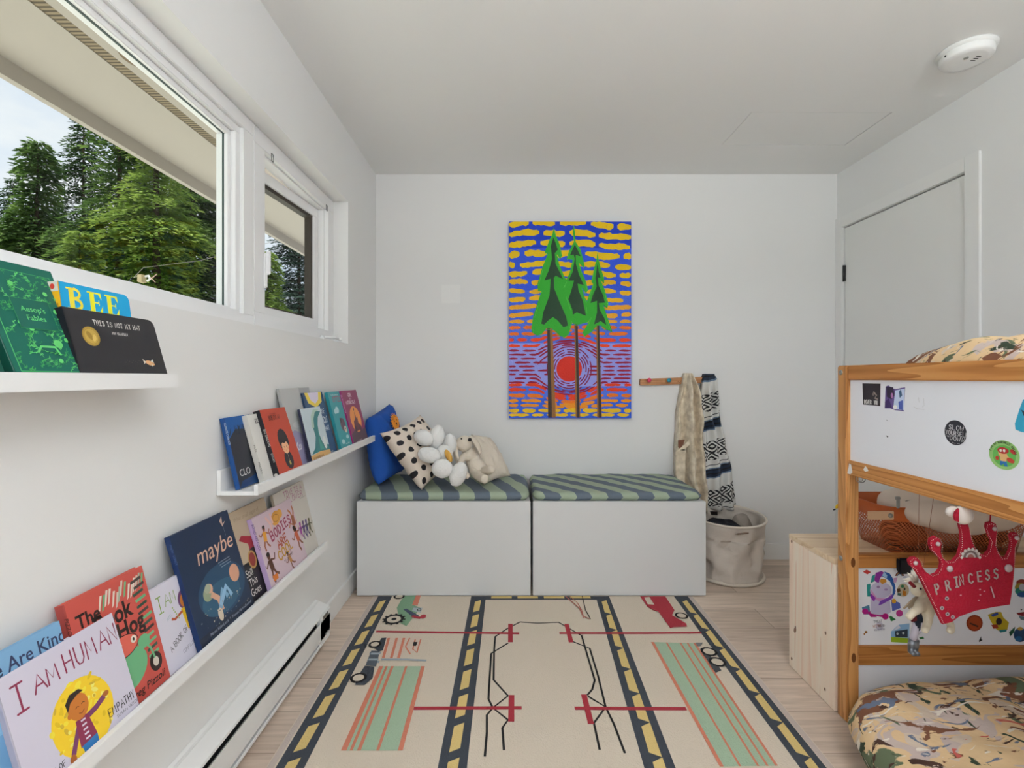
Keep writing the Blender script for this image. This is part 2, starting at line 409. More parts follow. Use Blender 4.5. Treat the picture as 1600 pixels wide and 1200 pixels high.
for q in range(3): b = B(); box(b, dx+.012, dx+.03, dy-.03+q*.012, dy-.026+q*.012, ZC-.0436, ZC-.0428); obj('vent_slot', b, M_BLACK, t)
b = B(); lathe(b, [(.004, -.0815), (.004, -.0828), (0, -.0828)], (dx, dy, ZC-.024), 'X', 12); obj('indicator', b, M_BLACK, t)

t = thing('added_uplighter', 'white uplighter floor lamp added behind the viewpoint to light the ceiling', 'floor lamp', (.86, -.80, 0))  # unseen lamp body, put in to hold the ceiling fill light
b = B(); lathe(b, [(0, 0), (.14, 0), (.14, .015), (.02, .025), (0, .025)], (.86, -.80, 0), n=32); obj('base', b, M_PLAST, t, True)
b = B(); tube(b, [(.86, -.80, .02), (.86, -.80, 1.72)], .012, 12); obj('pole', b, M_PLAST, t)
b = B(); lathe(b, [(.02, 1.70), (.10, 1.73), (.17, 1.785), (.168, 1.787), (.09, 1.74), (.0, 1.725)], (.86, -.80, 0), n=32); obj('lamp_shade', b, M_PLAST, t, True)

# ------------------------------------------------------------------ left window
w1 = bpy.data.objects.new('window_1', None); link(w1); w1['kind'] = 'structure'; ORG['window_1'] = Vector()
XB = -.99
MY = 1.760
FZ0, FZ1 = WB, WT
def frame_rect(b, x0, x1, y0, y1, z0, z1, wl, wr, wb, wt, bev=.002):
    box(b, x0, x1, y0, y1, z0, z0+wb, bev); box(b, x0, x1, y0, y1, z1-wt, z1, bev)
    box(b, x0, x1, y0, y0+wl, z0+wb, z1-wt, bev); box(b, x0, x1, y1-wr, y1, z0+wb, z1-wt, bev)
b = B()
frame_rect(b, XB, XF, WY0, MY, FZ0, FZ1, .07, .07, .045, .05)
frame_rect(b, XB, XF-.012, WY0+.07, MY-.07, FZ0+.045, FZ1-.05, .028, .028, .012, .025)
frame_rect(b, XB, XF-.028, WY0+.098, MY-.098, FZ0+.057, FZ1-.075, .018, .018, .008, .018)
obj('fixed_frame', b, M_VINYL, w1)
b = B(); frame_rect(b, XF-.046, XF-.040, WY0+.114, MY-.1145, FZ0+.064, FZ1-.092, .003, .003, .003, .003, 0); obj('gasket', b, mat('#3c4a48', .5), w1)
b = B(); box(b, XF-.050, XF-.044, WY0+.10, MY-.10, FZ0+.06, FZ1-.08); obj('pane', b, M_GLASS, w1)
b = B()
frame_rect(b, XB, XF, MY+.001, WY1, FZ0, FZ1, .078, .072, .062, .062)
frame_rect(b, XB, XF-.02, MY+.079, WY1-.072, FZ0+.062, FZ1-.062, .006, .012, .006, .008, .001)
obj('casement_frame', b, M_VINYL, w1)
# the casement sash is hinged on the far side and stands a little open
SA = math.radians(5.0); SY1, SY0 = WY1-.088, MY+.090; SZ0, SZ1 = FZ0+.07, FZ1-.07; sx0 = XF-.045
def sash_fn(bm):
    piv = Vector((sx0, SY1, 0)); R = Matrix.Rotation(SA, 4, 'Z')      # near edge swings outwards (-X)
    bmesh.ops.transform(bm, matrix=Matrix.Translation(piv) @ Matrix.Rotation(-SA, 4, 'Z') @ Matrix.Translation(-piv), verts=bm.verts)
    return bm
b = B(); frame_rect(b, sx0-.035, sx0, SY0, SY1, SZ0, SZ1, .045, .040, .045, .045); obj('sash', sash_fn(b), M_VINYL, w1)
b = B(); frame_rect(b, sx0-.042, sx0-.010, SY0+.045, SY1-.040, SZ0+.045, SZ1-.045, .016, .016, .008, .016, 0); obj('sash_gasket', sash_fn(b), mat('#3a342e', .5), w1)
b = B(); box(b, sx0-.026, sx0-.020, SY0+.05, SY1-.05, SZ0+.05, SZ1-.05); obj('sash_pane', sash_fn(b), M_GLASS, w1)
b = B(); box(b, XF, XF+.012, MY+.062, MY+.078, 1.47, 1.60, .004); box(b, XF+.008, XF+.026, MY+.064, MY+.074, 1.52, 1.61, .004); obj('latch_handle', b, M_VINYL, w1)
b = B(); box(b, XF, XF+.020, 2.36, 2.50, FZ0+.004, FZ0+.030, .006); tube(b, [(XF+.018, 2.385, FZ0+.022), (XF+.05, 2.40, FZ0+.022), (XF+.052, 2.48, FZ0+.020)], .006, 8); lathe(b, [(0, -.004), (.010, 0), (.010, .012), (0, .016)], (XF+.052, 2.48, FZ0+.02), 'X', 12)
obj('crank', b, M_VINYL, w1)
for cy in (MY+.13, WY1-.10):
    b = B(); tube(b, [(XF+.003, cy-.008, FZ1-.052), (XF+.003, cy-.006, FZ1-.08), (XF+.003, cy+.006, FZ1-.08), (XF+.003, cy+.008, FZ1-.052), (XF+.003, cy-.008, FZ1-.052)], .0012, 6); obj('screen_clip', b, M_BLACK, w1)

# roof overhang outside
M_SOFF = paint('soffit_paint', (.43, .385, .34), .7, .03)
r = bpy.data.objects.new('trim_2', None); link(r); r['kind'] = 'structure'; ORG['trim_2'] = Vector()
b = B(); box(b, -1.44, XO, -3, 12, 2.30, 2.34); box(b, -1.86, -1.49, -3, 12, 2.30, 2.34); obj('soffit', b, M_SOFF, r)
b = B(); box(b, -1.87, -1.84, -3, 12, 2.235, 2.42); obj('fascia', b, M_SOFF, r)
M_VENT = mat('#8f7f62', .6)
def vent_mat():
    m, t, bb = new_mat('soffit_vent'); c = nd(t, 'ShaderNodeTexCoord'); s = nd(t, 'ShaderNodeSeparateXYZ'); t.links.new(c.outputs['Object'], s.inputs[0])
    f = mth(t, 'GREATER_THAN', mth(t, 'FRACT', mth(t, 'MULTIPLY', s.outputs['Y'], 55)), .55)
    rr = ramp(t, f, [(0, seen('#83745c')), (1, seen('#463b2b'))]); t.links.new(rr.outputs[0], bb.inputs['Base Color']); bb.inputs['Roughness'].default_value = .7; return m
b = B(); box(b, -1.49, -1.44, -3, 12, 2.303, 2.33); obj('vent_strip', b, vent_mat(), r)
b = B(); box(b, -1.9, XR+.6, -3, 12, 2.51, 2.60); obj('roof', b, mat('#5c5a58', .9), r)
t = thing('soffit_light', 'round brown-rimmed downlight under the eave outside the window', 'light', (-1.32, 1.78, 2.30))
b = B(); lathe(b, [(.085, 0), (.085, -.008), (.070, -.012), (.062, -.004), (.062, 0)], (-1.32, 1.78, 2.30), n=36); obj('rim', b, mat('#6e5a44', .5), t, True)
b = B(); lathe(b, [(.060, -.001), (.0, -.003)], (-1.32, 1.78, 2.30), n=36); obj('lens', b, mat('#b5a994', .4), t, True)

# ------------------------------------------------------------------ garden
M_GRASS = mat('#5d7038', .95, bump=.6, bscale=30)
b = B(); box(b, -60, -9, -30, 70, -.4, -.2); S('floor_garden', b, M_GRASS)
b = B(); box(b, -9, XO-.02, -30, 70, -.4, -.2); S('floor_added_bounce', b, mat('#e0d8cc', .9, bump=.4, bscale=60))  # unseen pale ground, added to bounce sun onto soffit and ceiling
def foliage_mat(name, c1, c2, c3):
    m, t, bb = new_mat(name); c = nd(t, 'ShaderNodeTexCoord'); n = nd(t, 'ShaderNodeTexNoise'); n.inputs['Scale'].default_value = 2.2; n.inputs['Detail'].default_value = 5
    t.links.new(c.outputs['Object'], n.inputs[0]); r = ramp(t, n.outputs[0], [(.35, seen(c1, 1.75)), (.5, seen(c2, 1.75)), (.65, seen(c3, 1.75))]); t.links.new(r.outputs[0], bb.inputs['Base Color'])
    bb.inputs['Roughness'].default_value = .6; bb.inputs['Specular IOR Level'].default_value = .2
    tl = nd(t, 'ShaderNodeBsdfTranslucent'); t.links.new(r.outputs[0], tl.inputs[0]); mxs = nd(t, 'ShaderNodeMixShader'); mxs.inputs[0].default_value = .35
    out = t.nodes['Material Output']; t.links.new(bb.outputs[0], mxs.inputs[1]); t.links.new(tl.outputs[0], mxs.inputs[2]); t.links.new(mxs.outputs[0], out.inputs[0])
    return m
FM = [foliage_mat('fir_dark', '#1c2c17', '#2c4224', '#41572f'), foliage_mat('fir_green', '#2f431f', '#475f2e', '#667c3e'), foliage_mat('cedar_light', '#4f622b', '#6c8039', '#8d9b50'),
      foliage_mat('spruce_blue', '#26362d', '#384b40', '#51655a')]
M_BARK = mat('#43362c', .9, bump=.8, bscale=25)
def conifer_mesh(seed, hh, R, droop, dens=1.0, leaf=.11, low=.12):
    rng = np.random.default_rng(seed); V = []; Fc = []
    def leafs(p, d, L, wd, up):
        s = np.cross(d, up); s /= np.linalg.norm(s)+1e-9
        k = len(V); V.extend([p-s*wd*.3, p+d*L*.55-s*wd, p+d*L, p+d*L*.55+s*wd, p+s*wd*.3]); Fc.append((k, k+1, k+2, k+3, k+4))
    z = low*hh; wh = .21/dens
    while z < hh*.985:
        q = z/hh; RL = R*(1-q)**.75*(.75+.25*math.sin(q*23+seed)); nb = int(8*dens+3*(1-q))
        for i in range(nb):
            a = rng.uniform(0, 2*PI); L = RL*rng.uniform(.65, 1.1)+.12; st = .13/dens; u = .04
            da = np.array([math.cos(a), math.sin(a), 0]); sd_ = np.array([-da[1], da[0], 0])
            while u < L:
                tt = u/L; zz = z+rng.normal(0, .02)+u*.12-droop*L*tt*tt*.55+.10*L*tt**4
                p = da*u+np.array([0, 0, zz]); tl = (.10+.38*L*(1-tt)**.7*min(1, tt*3))*rng.uniform(.6, 1.1)
                tl = min(tl, .55)
                for sg in (-1, 1):
                    d = sd_*sg*.8+da*.65; d /= np.linalg.norm(d); n = max(2, int(tl/(leaf*.7)))
                    for k in range(n):
                        f = (k+.5)/n; pp = p+d*tl*f+np.array([0, 0, -tl*f*f*.35]); dd = d+da*.25+rng.normal(0, .25, 3)+np.array([0, 0, -.25*droop]); dd /= np.linalg.norm(dd)
                        leafs(pp, dd, leaf*rng.uniform(.9, 1.7), leaf*.27, np.array([rng.normal(0, .35), rng.normal(0, .35), 1]))
                u += st
        z += wh*rng.uniform(.7, 1.2)
    me = bpy.data.meshes.new('foliage'); me.from_pydata([tuple(v) for v in V], [], Fc); me.update(); return me
CON = [conifer_mesh(1, 11, 2.6, .9, 1.15), conifer_mesh(2, 12, 2.3, 1.3, 1.1), conifer_mesh(3, 10, 2.8, .6, 1.2), conifer_mesh(5, 7, 2.0, 1.6, 1.4, .12, .04)]
HT = [11, 12, 10, 7]
for me in CON: me.materials.append(FM[0])
def trunk_mesh(hh):
    b = B(); tube(b, [(0, 0, 0), (.02, 0, hh*.3), (-.02, .02, hh*.7), (0, 0, hh*.97)], [.14, .10, .05, .008], 10)
    me = bpy.data.meshes.new('trunk'); b.to_mesh(me); b.free(); me.materials.append(M_BARK); return me
TR = [trunk_mesh(h) for h in HT]
TREES = [  # pixel column, distance, height above ground, kind, foliage material, label
 (-40, 13.5, 6.6, 2, 2, 'pale green bushy conifer, farthest left beyond the large window pane'),
 (60, 12.5, 7.3, 3, 1, 'mid green conifer with feathery tip left in the large window pane'),
 (130, 15.5, 9.6, 0, 0, 'dark green fir whose narrow tip reaches the eave, left in the large pane'),
 (185, 11.5, 8.8, 1, 1, 'green fir with drooping limbs in the middle of the large pane'),
 (125, 9.0, 3.9, 3, 2, 'low yellow-green cedar rising from the lower sill of the large pane'),
 (245, 11.0, 9.0, 1, 2, 'tall light green cedar before the darker firs, right of the middle of the large pane'),
 (300, 14.0, 10.5, 0, 1, 'open-limbed fir with sky showing through, right edge of the large pane'),
 (350, 15.0, 9.0, 2, 0, 'dark fir half hidden behind the post between the two windows'),
 (468, 15.0, 6.9, 2, 3, 'blue-green spruce seen through the small casement window'),
 (418, 12.0, 4.3, 3, 2, 'low light green shrub-like conifer at the left edge of the casement pane'),
 (20, 19.0, 9.0, 0, 0, 'distant dark fir behind the pale conifer, far left of the large pane'),
 (215, 20.0, 13, 1, 0, 'distant dark fir standing behind the light green cedar'),
 (520, 17.0, 8.5, 2, 3, 'distant blue-green spruce at the right edge of the casement pane'),
 (275, 19.0, 9.5, 2, 0, 'distant broad dark fir between the light cedar and the open-limbed fir'),
 (90, 22.0, 9.5, 2, 0, 'distant broad dark fir low behind the mid green conifer'),
]
for i, (px, Y, hh, k, fm, lb) in enumerate(TREES):
    X = (px-CX)/F*Y; t = thing('conifer_tree', lb, 'tree', (X, Y, -.2), 'conifers in the garden beyond the window')
    s = (hh+.2)/HT[k]; t.scale = (s, s, s) if s > .8 else (s*1.15, s*1.15, s); t.rotation_euler = (0, 0, i*1.7)
    f = bpy.data.objects.new('foliage', CON[k]); link(f, t); f.material_slots[0].link = 'OBJECT'; f.material_slots[0].material = FM[fm]
    u = bpy.data.objects.new('trunk', TR[k]); link(u, t)
# little beige box with a white loop on a cable outside the pane
c0 = atY(227, 436, 2.9)
t = thing('cable_box', 'tiny beige box with white loop on a cable outside the lower window pane', 'cable box', c0)
b = B(); box(b, c0.x-.035, c0.x-.005, c0.y-.02, c0.y+.02, c0.z-.02, c0.z+.025, .003); obj('box', b, mat('#a99a78', .7), t)
b = B(); tube(b, [c0+Vector((.0, 0, .015)), c0+Vector((.02, 0, .02)), c0+Vector((.028, 0, 0)), c0+Vector((.01, 0, -.012))], .006, 8); obj('loop', b, M_PLAST, t)
b = B(); tube(b, [c0+Vector((.02, 0, -.01)), c0+Vector((.07, 0, .03))], .002, 6); tube(b, [c0+Vector((.03, 0, .01)), c0+Vector((.06, 0, -.02))], .002, 6); obj('wire', b, mat('#c9a79a', .6), t)
b = B(); tube(b, [c0+Vector((-.03, 0, .02)), c0+Vector((-.3, .3, .07)), Vector((-2.55, 3.4, 1.90)), Vector((-2.35, 3.7, 2.02)), Vector((-1.85, 3.95, 2.25))], .0016, 6); obj('cable', b, mat('#8a8478', .7), t)

#@@PART2
# ------------------------------------------------------------------ wall switch, hook rail
t = thing('wall_switch', 'white double light switch plate on the back wall left of the painting', 'light switch', (-.375, YB, 1.66))
a = atY(690, 445, YB); c = atY(719, 474, YB)
b = B(); box(b, a.x, c.x, YB-.006, YB, c.z, a.z, .002); obj('plate', b, M_PLAST, t)
for q in (0, 1):
    x0 = a.x+.018+q*.044; b = B(); box(b, x0, x0+.034, YB-.010, YB-.005, c.z+.025, a.z-.025, .0015); obj('rocker', b, M_PLAST, t)

M_PINE = wood('orange_pine', '#ba8750', '#ad763f', '#8c5829', 'Y'); M_PINEZ = wood('orange_pine_upright', '#bb8a56', '#ae7c48', '#905f33', 'Z'); M_PINEX = wood('orange_pine_cross', '#ae7740', '#a06a36', '#824e22', 'X')
M_RAIL = wood('hook_rail_pine', '#b4845c', '#a5744c', '#8d5f3c', 'X'); M_RAW = wood('raw_pine', '#e6cfc0', '#e0c6b4', '#d0b29e', 'Z', 6)
RY = YB-.022
t = thing('hook_rail', 'pine hook rail with round coloured knobs on the back wall', 'hook rail', (1.02, YB, 1.12))
b = B()
L0, R0 = (.806, 1.128, 1.087), (1.262, 1.143, 1.103)
prism(b, [(L0[0], RY, L0[1]-.004), (L0[0]+.004, RY, L0[1]), (R0[0], RY, R0[1]), (R0[0], RY, R0[2]), (L0[0]+.004, RY, L0[2]), (L0[0], RY, L0[2]+.004)], (0, .021, 0)); obj('board', b, M_RAIL, t)
for px, h in ((1013, '#c0415e'), (1044, '#2d7f93'), (1078, '#c98f3e'), (1110, '#3f8a52')):
    p = atY(px, 594 if px < 1060 else 592, RY); b = B(); lathe(b, [(.006, 0), (.006, -.012), (.012, -.014), (.014, -.022), (.010, -.029), (0, -.031)], p, 'Y', 20); obj('knob', b, mat(h, .4), t, True)
A = Art()
for q, (x, y) in enumerate(((1059, 596), (1061, 598), (1063, 596), (1065, 598))): p = atY(x, y, RY); A.line([(p.x, p.z-.006), (p.x+.003, p.z+.004)], .002, '#3a2418')
ms = []; b = B(); A.into(b, lambda u, v, h: Vector((u, RY-h*4, v)), ms); obj('name_marks', b, colmats(ms), t)

# ------------------------------------------------------------------ hanging blankets
def hanging(name, rows, folds, amp, m, parent, seed=0, n=64, depth0=.03):
    """rows: (z, xl, xr, depth); a bunched cloth tube gathered on a knob, folded in front, flat at the wall"""
    rows_ = []
    N = 44
    zs = np.linspace(rows[0][0], rows[-1][0], N); R = np.array(rows)[::-1]
    b = B(); rings = []
    for k, z in enumerate(zs):
        xl, xr, dp = (np.interp(z, R[:, 0], R[:, j]) for j in (1, 2, 3)); ring = []
        tt = k/(N-1)
        for i in range(n):
            u = i/(n-1)
            x = xl+(xr-xl)*u
            f = math.sin(u*folds*2*PI+seed+1.1*math.sin(tt*3+seed)+.5*math.sin(tt*9))
            f = (abs(f)**.8)*(1 if f > 0 else -1)
            d = dp*(.55+.45*math.sin(PI*min(1, max(0, u)))**.6)+amp*min(1, tt*5+.2)*f*(.4+.6*math.sin(PI*u))
            d += .006*noise.noise(Vector((x*14, z*9, seed)))
            ring.append(bm_v(b, (x+.004*math.sin(z*30+seed)*(1 if 0 < i < n-1 else .4), YB-.004-max(.004, d), z)))
        for i in range(n-1, -1, -1):
            u = i/(n-1); ring.append(bm_v(b, (xl+(xr-xl)*u, YB-.003, z)))
        rings.append(ring)
    fs = []
    for p, q in zip(rings, rings[1:]):
        L = len(p)
        for i in range(L): fs.append(b.faces.new((p[i], p[(i+1) % L], q[(i+1) % L], q[i])))
    fs.append(b.faces.new(rings[0])); fs.append(b.faces.new(rings[-1]))
    bmesh.ops.recalc_face_normals(b, faces=fs)
    return obj(name, b, m, parent, True)
def bm_v(b, c): return b.verts.new(Vector(c))
def fleece_mat():
    m, t, bb = new_mat('beige_fleece'); c = nd(t, 'ShaderNodeTexCoord'); n = nd(t, 'ShaderNodeTexNoise'); n.inputs['Scale'].default_value = 26; n.inputs['Detail'].default_value = 4
    t.links.new(c.outputs['Object'], n.inputs[0]); r = ramp(t, n.outputs[0], [(.32, seen('#ab9c86')), (.55, seen('#c9bca6')), (.7, seen('#d6cbb8'))]); t.links.new(r.outputs[0], bb.inputs['Base Color']); bb.inputs['Roughness'].default_value = .95
    bb.inputs['Sheen Weight'].default_value = .3
    n2 = nd(t, 'ShaderNodeTexNoise'); n2.inputs['Scale'].default_value = 300; t.links.new(c.outputs['Object'], n2.inputs[0]); bp = nd(t, 'ShaderNodeBump'); bp.inputs['Strength'].default_value = .5; bp.inputs['Distance'].default_value = .004
    t.links.new(n2.outputs[0], bp.inputs['Height']); t.links.new(bp.outputs[0], bb.inputs['Normal']); return m
M_FLEECE = fleece_mat()
def zb(y): return H-(y-CY)/(F/(YB-.05))
def xb(x): return (x-CX)/(F/(YB-.05))
t = thing('fleece_blanket', 'mottled beige fleece blanket hanging from the third knob of the hook rail', 'blanket', (1.12, YB, 1.12))
hanging('cloth', [(zb(583), xb(1071), xb(1084), .062), (zb(592), xb(1068), xb(1087), .078), (zb(620), xb(1063), xb(1098), .075), (zb(650), xb(1058), xb(1101), .085), (zb(672), xb(1058), xb(1098), .085), (zb(700), xb(1056), xb(1099), .085), (zb(740), xb(1056), xb(1103), .085), (zb(770), xb(1062), xb(1105), .08), (zb(800), xb(1068), xb(1106), .075)], 2.3, .042, M_FLEECE, t, 1.0)
b = B()   # folded-over flap that crosses the front
fl = [(1083, 672), (1075, 690), (1062, 702), (1056, 706), (1056, 740), (1062, 762), (1070, 762), (1072, 700), (1084, 690)]
prism(b, [atY(x, y, YB-.112) for x, y in fl], (0, .012, 0)); bmesh.ops.bevel(b, geom=list(b.edges), offset=.003, segments=2, affect='EDGES'); obj('flap', b, M_FLEECE, t)
b = B(); prism(b, [atY(x, y, YB-.104) for x, y in ((1060, 688), (1070, 687), (1068, 694), (1063, 701), (1060, 699))], (0, .008, 0)); obj('patch', b, mat('#6b4534', .7), t)
def serape_mat():
    m, t, bb = new_mat('black_white_blanket'); c = nd(t, 'ShaderNodeTexCoord'); s = nd(t, 'ShaderNodeSeparateXYZ'); t.links.new(c.outputs['Object'], s.inputs[0])
    n = nd(t, 'ShaderNodeTexNoise'); n.inputs['Scale'].default_value = 6; t.links.new(c.outputs['Object'], n.inputs[0])
    z = mth(t, 'ADD', s.outputs['Z'], mth(t, 'ADD', mth(t, 'MULTIPLY', s.outputs['X'], -.35), mth(t, 'MULTIPLY', n.outputs[0], .05)))
    f = mth(t, 'FRACT', mth(t, 'MULTIPLY', z, 1/.30))
    W_, K_, N_, L_ = seen('#c4c3c0'), seen('#191a1e'), seen('#1f2b3e'), seen('#5d7086')
    band = ramp(t, f, [(0, W_), (.16, L_), (.19, N_), (.24, K_), (.27, N_), (.33, K_), (.36, L_), (.385, W_), (.44, K_), (.455, W_)], 'CONSTANT')
    gx = mth(t, 'ABSOLUTE', mth(t, 'SUBTRACT', mth(t, 'FRACT', mth(t, 'MULTIPLY', s.outputs['X'], 14)), .5))
    gz = mth(t, 'ABSOLUTE', mth(t, 'SUBTRACT', mth(t, 'FRACT', mth(t, 'MULTIPLY', z, 14)), .5))
    dm = mth(t, 'GREATER_THAN', mth(t, 'FRACT', mth(t, 'MULTIPLY', mth(t, 'ADD', gx, gz), 3.4)), .48)
    pat = ramp(t, dm, [(0, W_), (1, K_)])
    sel = mth(t, 'MULTIPLY', mth(t, 'GREATER_THAN', f, .55), mth(t, 'LESS_THAN', f, .92))
    mx = nd(t, 'ShaderNodeMixRGB'); t.links.new(sel, mx.inputs[0]); t.links.new(band.outputs[0], mx.inputs[1]); t.links.new(pat.outputs[0], mx.inputs[2]); t.links.new(mx.outputs[0], bb.inputs['Base Color'])
    bb.inputs['Roughness'].default_value = .9; return m
t = thing('striped_blanket', 'black, white and navy woven blanket hanging from the right end of the hook rail', 'blanket', (1.3, YB, 1.12))
hanging('cloth', [(zb(584), xb(1102), xb(1117), .062), (zb(594), xb(1099), xb(1123), .078), (zb(620), xb(1096), xb(1124), .065), (zb(660), xb(1097), xb(1128), .075), (zb(690), xb(1097), xb(1134), .08), (zb(730), xb(1099), xb(1143), .085), (zb(770), xb(1102), xb(1149), .08), (zb(795), xb(1104), xb(1152), .075)], 2.4, .024, serape_mat(), t, 3.0)

# ------------------------------------------------------------------ painting
PY = YB-.029
t = thing('painting', 'tall unframed painting of three green pines over a red sun', 'painting', (.37, YB, 1.5))
def pp(px, py): q = atY(px, py, PY); return (q.x, q.z)
pa, pb = pp(795, 347), pp(986.5, 653.5)
b = B(); box(b, pa[0], pb[0], PY, YB-.001, pb[1], pa[1], .0015); obj('canvas', b, mat('#2a52c4', .7), t)
A = Art()
def PZ(x, y): return pp(780+.1375*x, 330+.1375*y)          # coordinates of the close-up view
bands = [('#1539b4', 118, 420), ('#2c50cc', 420, 900), ('#3d5fcc', 900, 1230), ('#4a68cc', 1230, 1500), ('#8d92dc', 1500, 1990), ('#4a6cd4', 1990, 2130), ('#2f5cd0', 2130, 2346)]
for c, y0, y1 in bands: A.poly([PZ(110, y0), PZ(1498, y0), PZ(1498, y1), PZ(110, y1)], c)
A.up()
A.up(2)
SXc, SYc, Rr = 795, 1792, 260.0
rnd = random.Random(4)
def stream(x, y0):
    """height of the paint row that starts level y0 far away and bends round the sun"""
    dx = x-SXc; d0 = y0-SYc; g = max(0, 1-(dx/380)**2)**1.5; Rt = max(abs(d0), 262+(abs(d0)-100)*.55)
    return SYc+math.copysign(math.sqrt(d0*d0+(Rt*Rt-d0*d0)*g), d0)
def dab(xa, xb_, yf, w, c, c2=None):
    n = max(4, int((xb_-xa)/30)); top, bot = [], []
    for i in range(n+1):
        u = i/n; x = xa+(xb_-xa)*u; e = (1-abs(2*u-1)**6)**.5 if 0 < u < 1 else .45; ww = w*(.8+.35*rnd.random())*max(e, .45)
        y = yf(x)+rnd.uniform(-1, 1)*w*.08; top.append((x, y-ww/2)); bot.append((x, y+ww/2))
    q = [(max(108, min(1500, x)), max(118, min(2348, y))) for x, y in top+bot[::-1]]
    A.poly([PZ(*p) for p in q], c)
ROWC = [(118, '#f2b40c'), (750, '#efa81a'), (1000, '#ee9a26'), (1260, '#ea6a1e'), (1440, '#d8401e'), (1530, '#8c1338'), (1935, '#8c1338'), (1975, '#d23c1c'), (2050, '#e8701e'), (2140, '#ea8a20'), (2230, '#efb222')]
def rowcol(y):
    c = ROWC[0][1]
    for yy, k in ROWC:
        if y >= yy: c = k
    return c
y = 145
while y < 1225:
    w = 74 if y < 500 else 64 if y < 900 else 54; x = 110-rnd.uniform(0, 200); ph = rnd.uniform(0, 6)
    tilt = 1-y/1300
    while x < 1495:
        L = rnd.uniform(190, 400); xa, xe = max(110, x), min(1498, x+L)
        if xe-xa > 50: dab(xa, xe, lambda xx, y=y, ph=ph: y+tilt*(-45*math.sin((xx-110)/1388*PI)+55*((xx-110)/1388))+9*math.sin(xx/90+ph), w, rowcol(y))
        x += L+rnd.uniform(38, 60)
    y += w+(42 if y < 600 else 36)
for y0, w in ((1245, 42), (1315, 42), (1385, 40), (1455, 38), (1522, 34)):
    x = 110-rnd.uniform(0, 150)
    while x < 1495:
        L = rnd.uniform(110, 250); xa, xe = max(110, x), min(1498, x+L)
        if xe-xa > 40: dab(xa, xe, lambda xx, y0=y0: stream(xx, y0+30)-22, w, rowcol(y0))
        x += L+rnd.uniform(24, 40)
for y0 in [1585+k*45 for k in range(9)]:
    x = 110-rnd.uniform(0, 150)
    while x < 1495:
        L = rnd.uniform(120, 260); xa, xe = max(110, x), min(1498, x+L)
        if xe-xa > 40:
            if (xe < SXc-222 or xa > SXc+222 or abs(y0-SYc) > 95): dab(xa, xe, lambda xx, y0=y0: stream(xx, y0), 22, '#8c1338')
            else:
                if xa < SXc-250: dab(xa, SXc-222, lambda xx, y0=y0: y0, 22, '#8c1338')
                if xe > SXc+250: dab(SXc+222, xe, lambda xx, y0=y0: y0, 22, '#8c1338')
        x += L+rnd.uniform(24, 40)
for y0, w in ((1985, 34), (2040, 40), (2105, 42), (2165, 40), (2225, 40), (2285, 46), (2335, 34)):
    x = 110-rnd.uniform(0, 150)
    while x < 1495:
        L = rnd.uniform(120, 260); xa, xe = max(110, x), min(1498, x+L)
        if xe-xa > 40: dab(xa, xe, lambda xx, y0=y0: min(2335, stream(xx, y0-20)+8*(y0 < 2200)), w, rowcol(y0))
        x += L+rnd.uniform(26, 42)
A.up()
A.ell(*PZ(SXc, SYc), 232*.1375/251.6, 232*.1375/251.6, '#8d92dc', n=36)
A.up()
def arcdab(r, a0, a1, w, c):
    p = [PZ(SXc+r*math.cos(math.radians(a)), SYc+r*math.sin(math.radians(a))) for a in np.linspace(a0, a1, 8)]
    A.line(p, w*.1375/251.6, c)
for r in (166, 192, 220, 250):
    a = rnd.uniform(0, 40)
    while a < 360:
        L = rnd.uniform(28, 60); arcdab(r, a, min(a+L, 372), 13, '#7a1448'); a += L+9
A.ell(*PZ(SXc, SYc), 145*.1375/251.6, 145*.1375/251.6, '#c22a1c', n=40)
A.up(2)
for (x0, x1, x2, x3, y0) in ((545, 604, 555, 643, 1320), (852, 890, 868, 920, 1250), (1102, 1136, 1112, 1166, 1290)):
    A.poly([PZ(x0, y0), PZ(x1, y0), PZ(x3, 2345), PZ(x2, 2345)], '#8a5f34')
A.up()
for (x0, x1, x2, x3, y0) in ((545, 575, 555, 600, 1320), (865, 890, 885, 912, 1250), (1115, 1136, 1130, 1160, 1290)):
    A.poly([PZ(x0, y0), PZ(x1, y0), PZ(x3, 2345), PZ(x2, 2345)], '#3b3030')
A.up(2)
T1 = [(620,185),(645,280),(690,390),(715,510),(690,545),(655,490),(680,600),(745,760),(780,790),(740,860),(770,960),(830,1120),(840,1240),(810,1330),(790,1400),(740,1435),(690,1420),(640,1370),(590,1330),(540,1330),(480,1400),(430,1415),(375,1380),(365,1330),(385,1200),(430,1060),(480,910),(440,905),(435,830),(490,640),(550,490),(515,470),(570,330),(605,260)]
T1i = [(615,300),(640,360),(665,440),(630,480),(640,600),(690,700),(725,775),(640,735),(620,760),(625,880),(680,1020),(760,1200),(780,1300),(730,1320),(660,1240),(610,1205),(560,1240),(510,1290),(478,1280),(500,1150),(570,960),(585,770),(512,788),(560,680),(600,540),(585,400)]
T2 = [(845,160),(860,250),(868,350),(925,440),(970,620),(955,640),(905,590),(940,700),(985,800),(1010,900),(985,930),(935,870),(970,980),(1040,1100),(1060,1180),(1010,1260),(900,1290),(840,1280),(790,1190),(745,1060),(690,1000),(740,830),(800,700),(835,555),(765,545),(795,450),(850,350),(838,250)]
T2i = [(858,380),(890,440),(925,515),(868,500),(870,600),(905,720),(960,840),(890,825),(900,900),(950,1020),(985,1190),(880,1150),(820,1190),(800,1160),(765,1060),(820,900),(850,790),(785,790),(835,690),(858,540),(845,495),(805,500)]
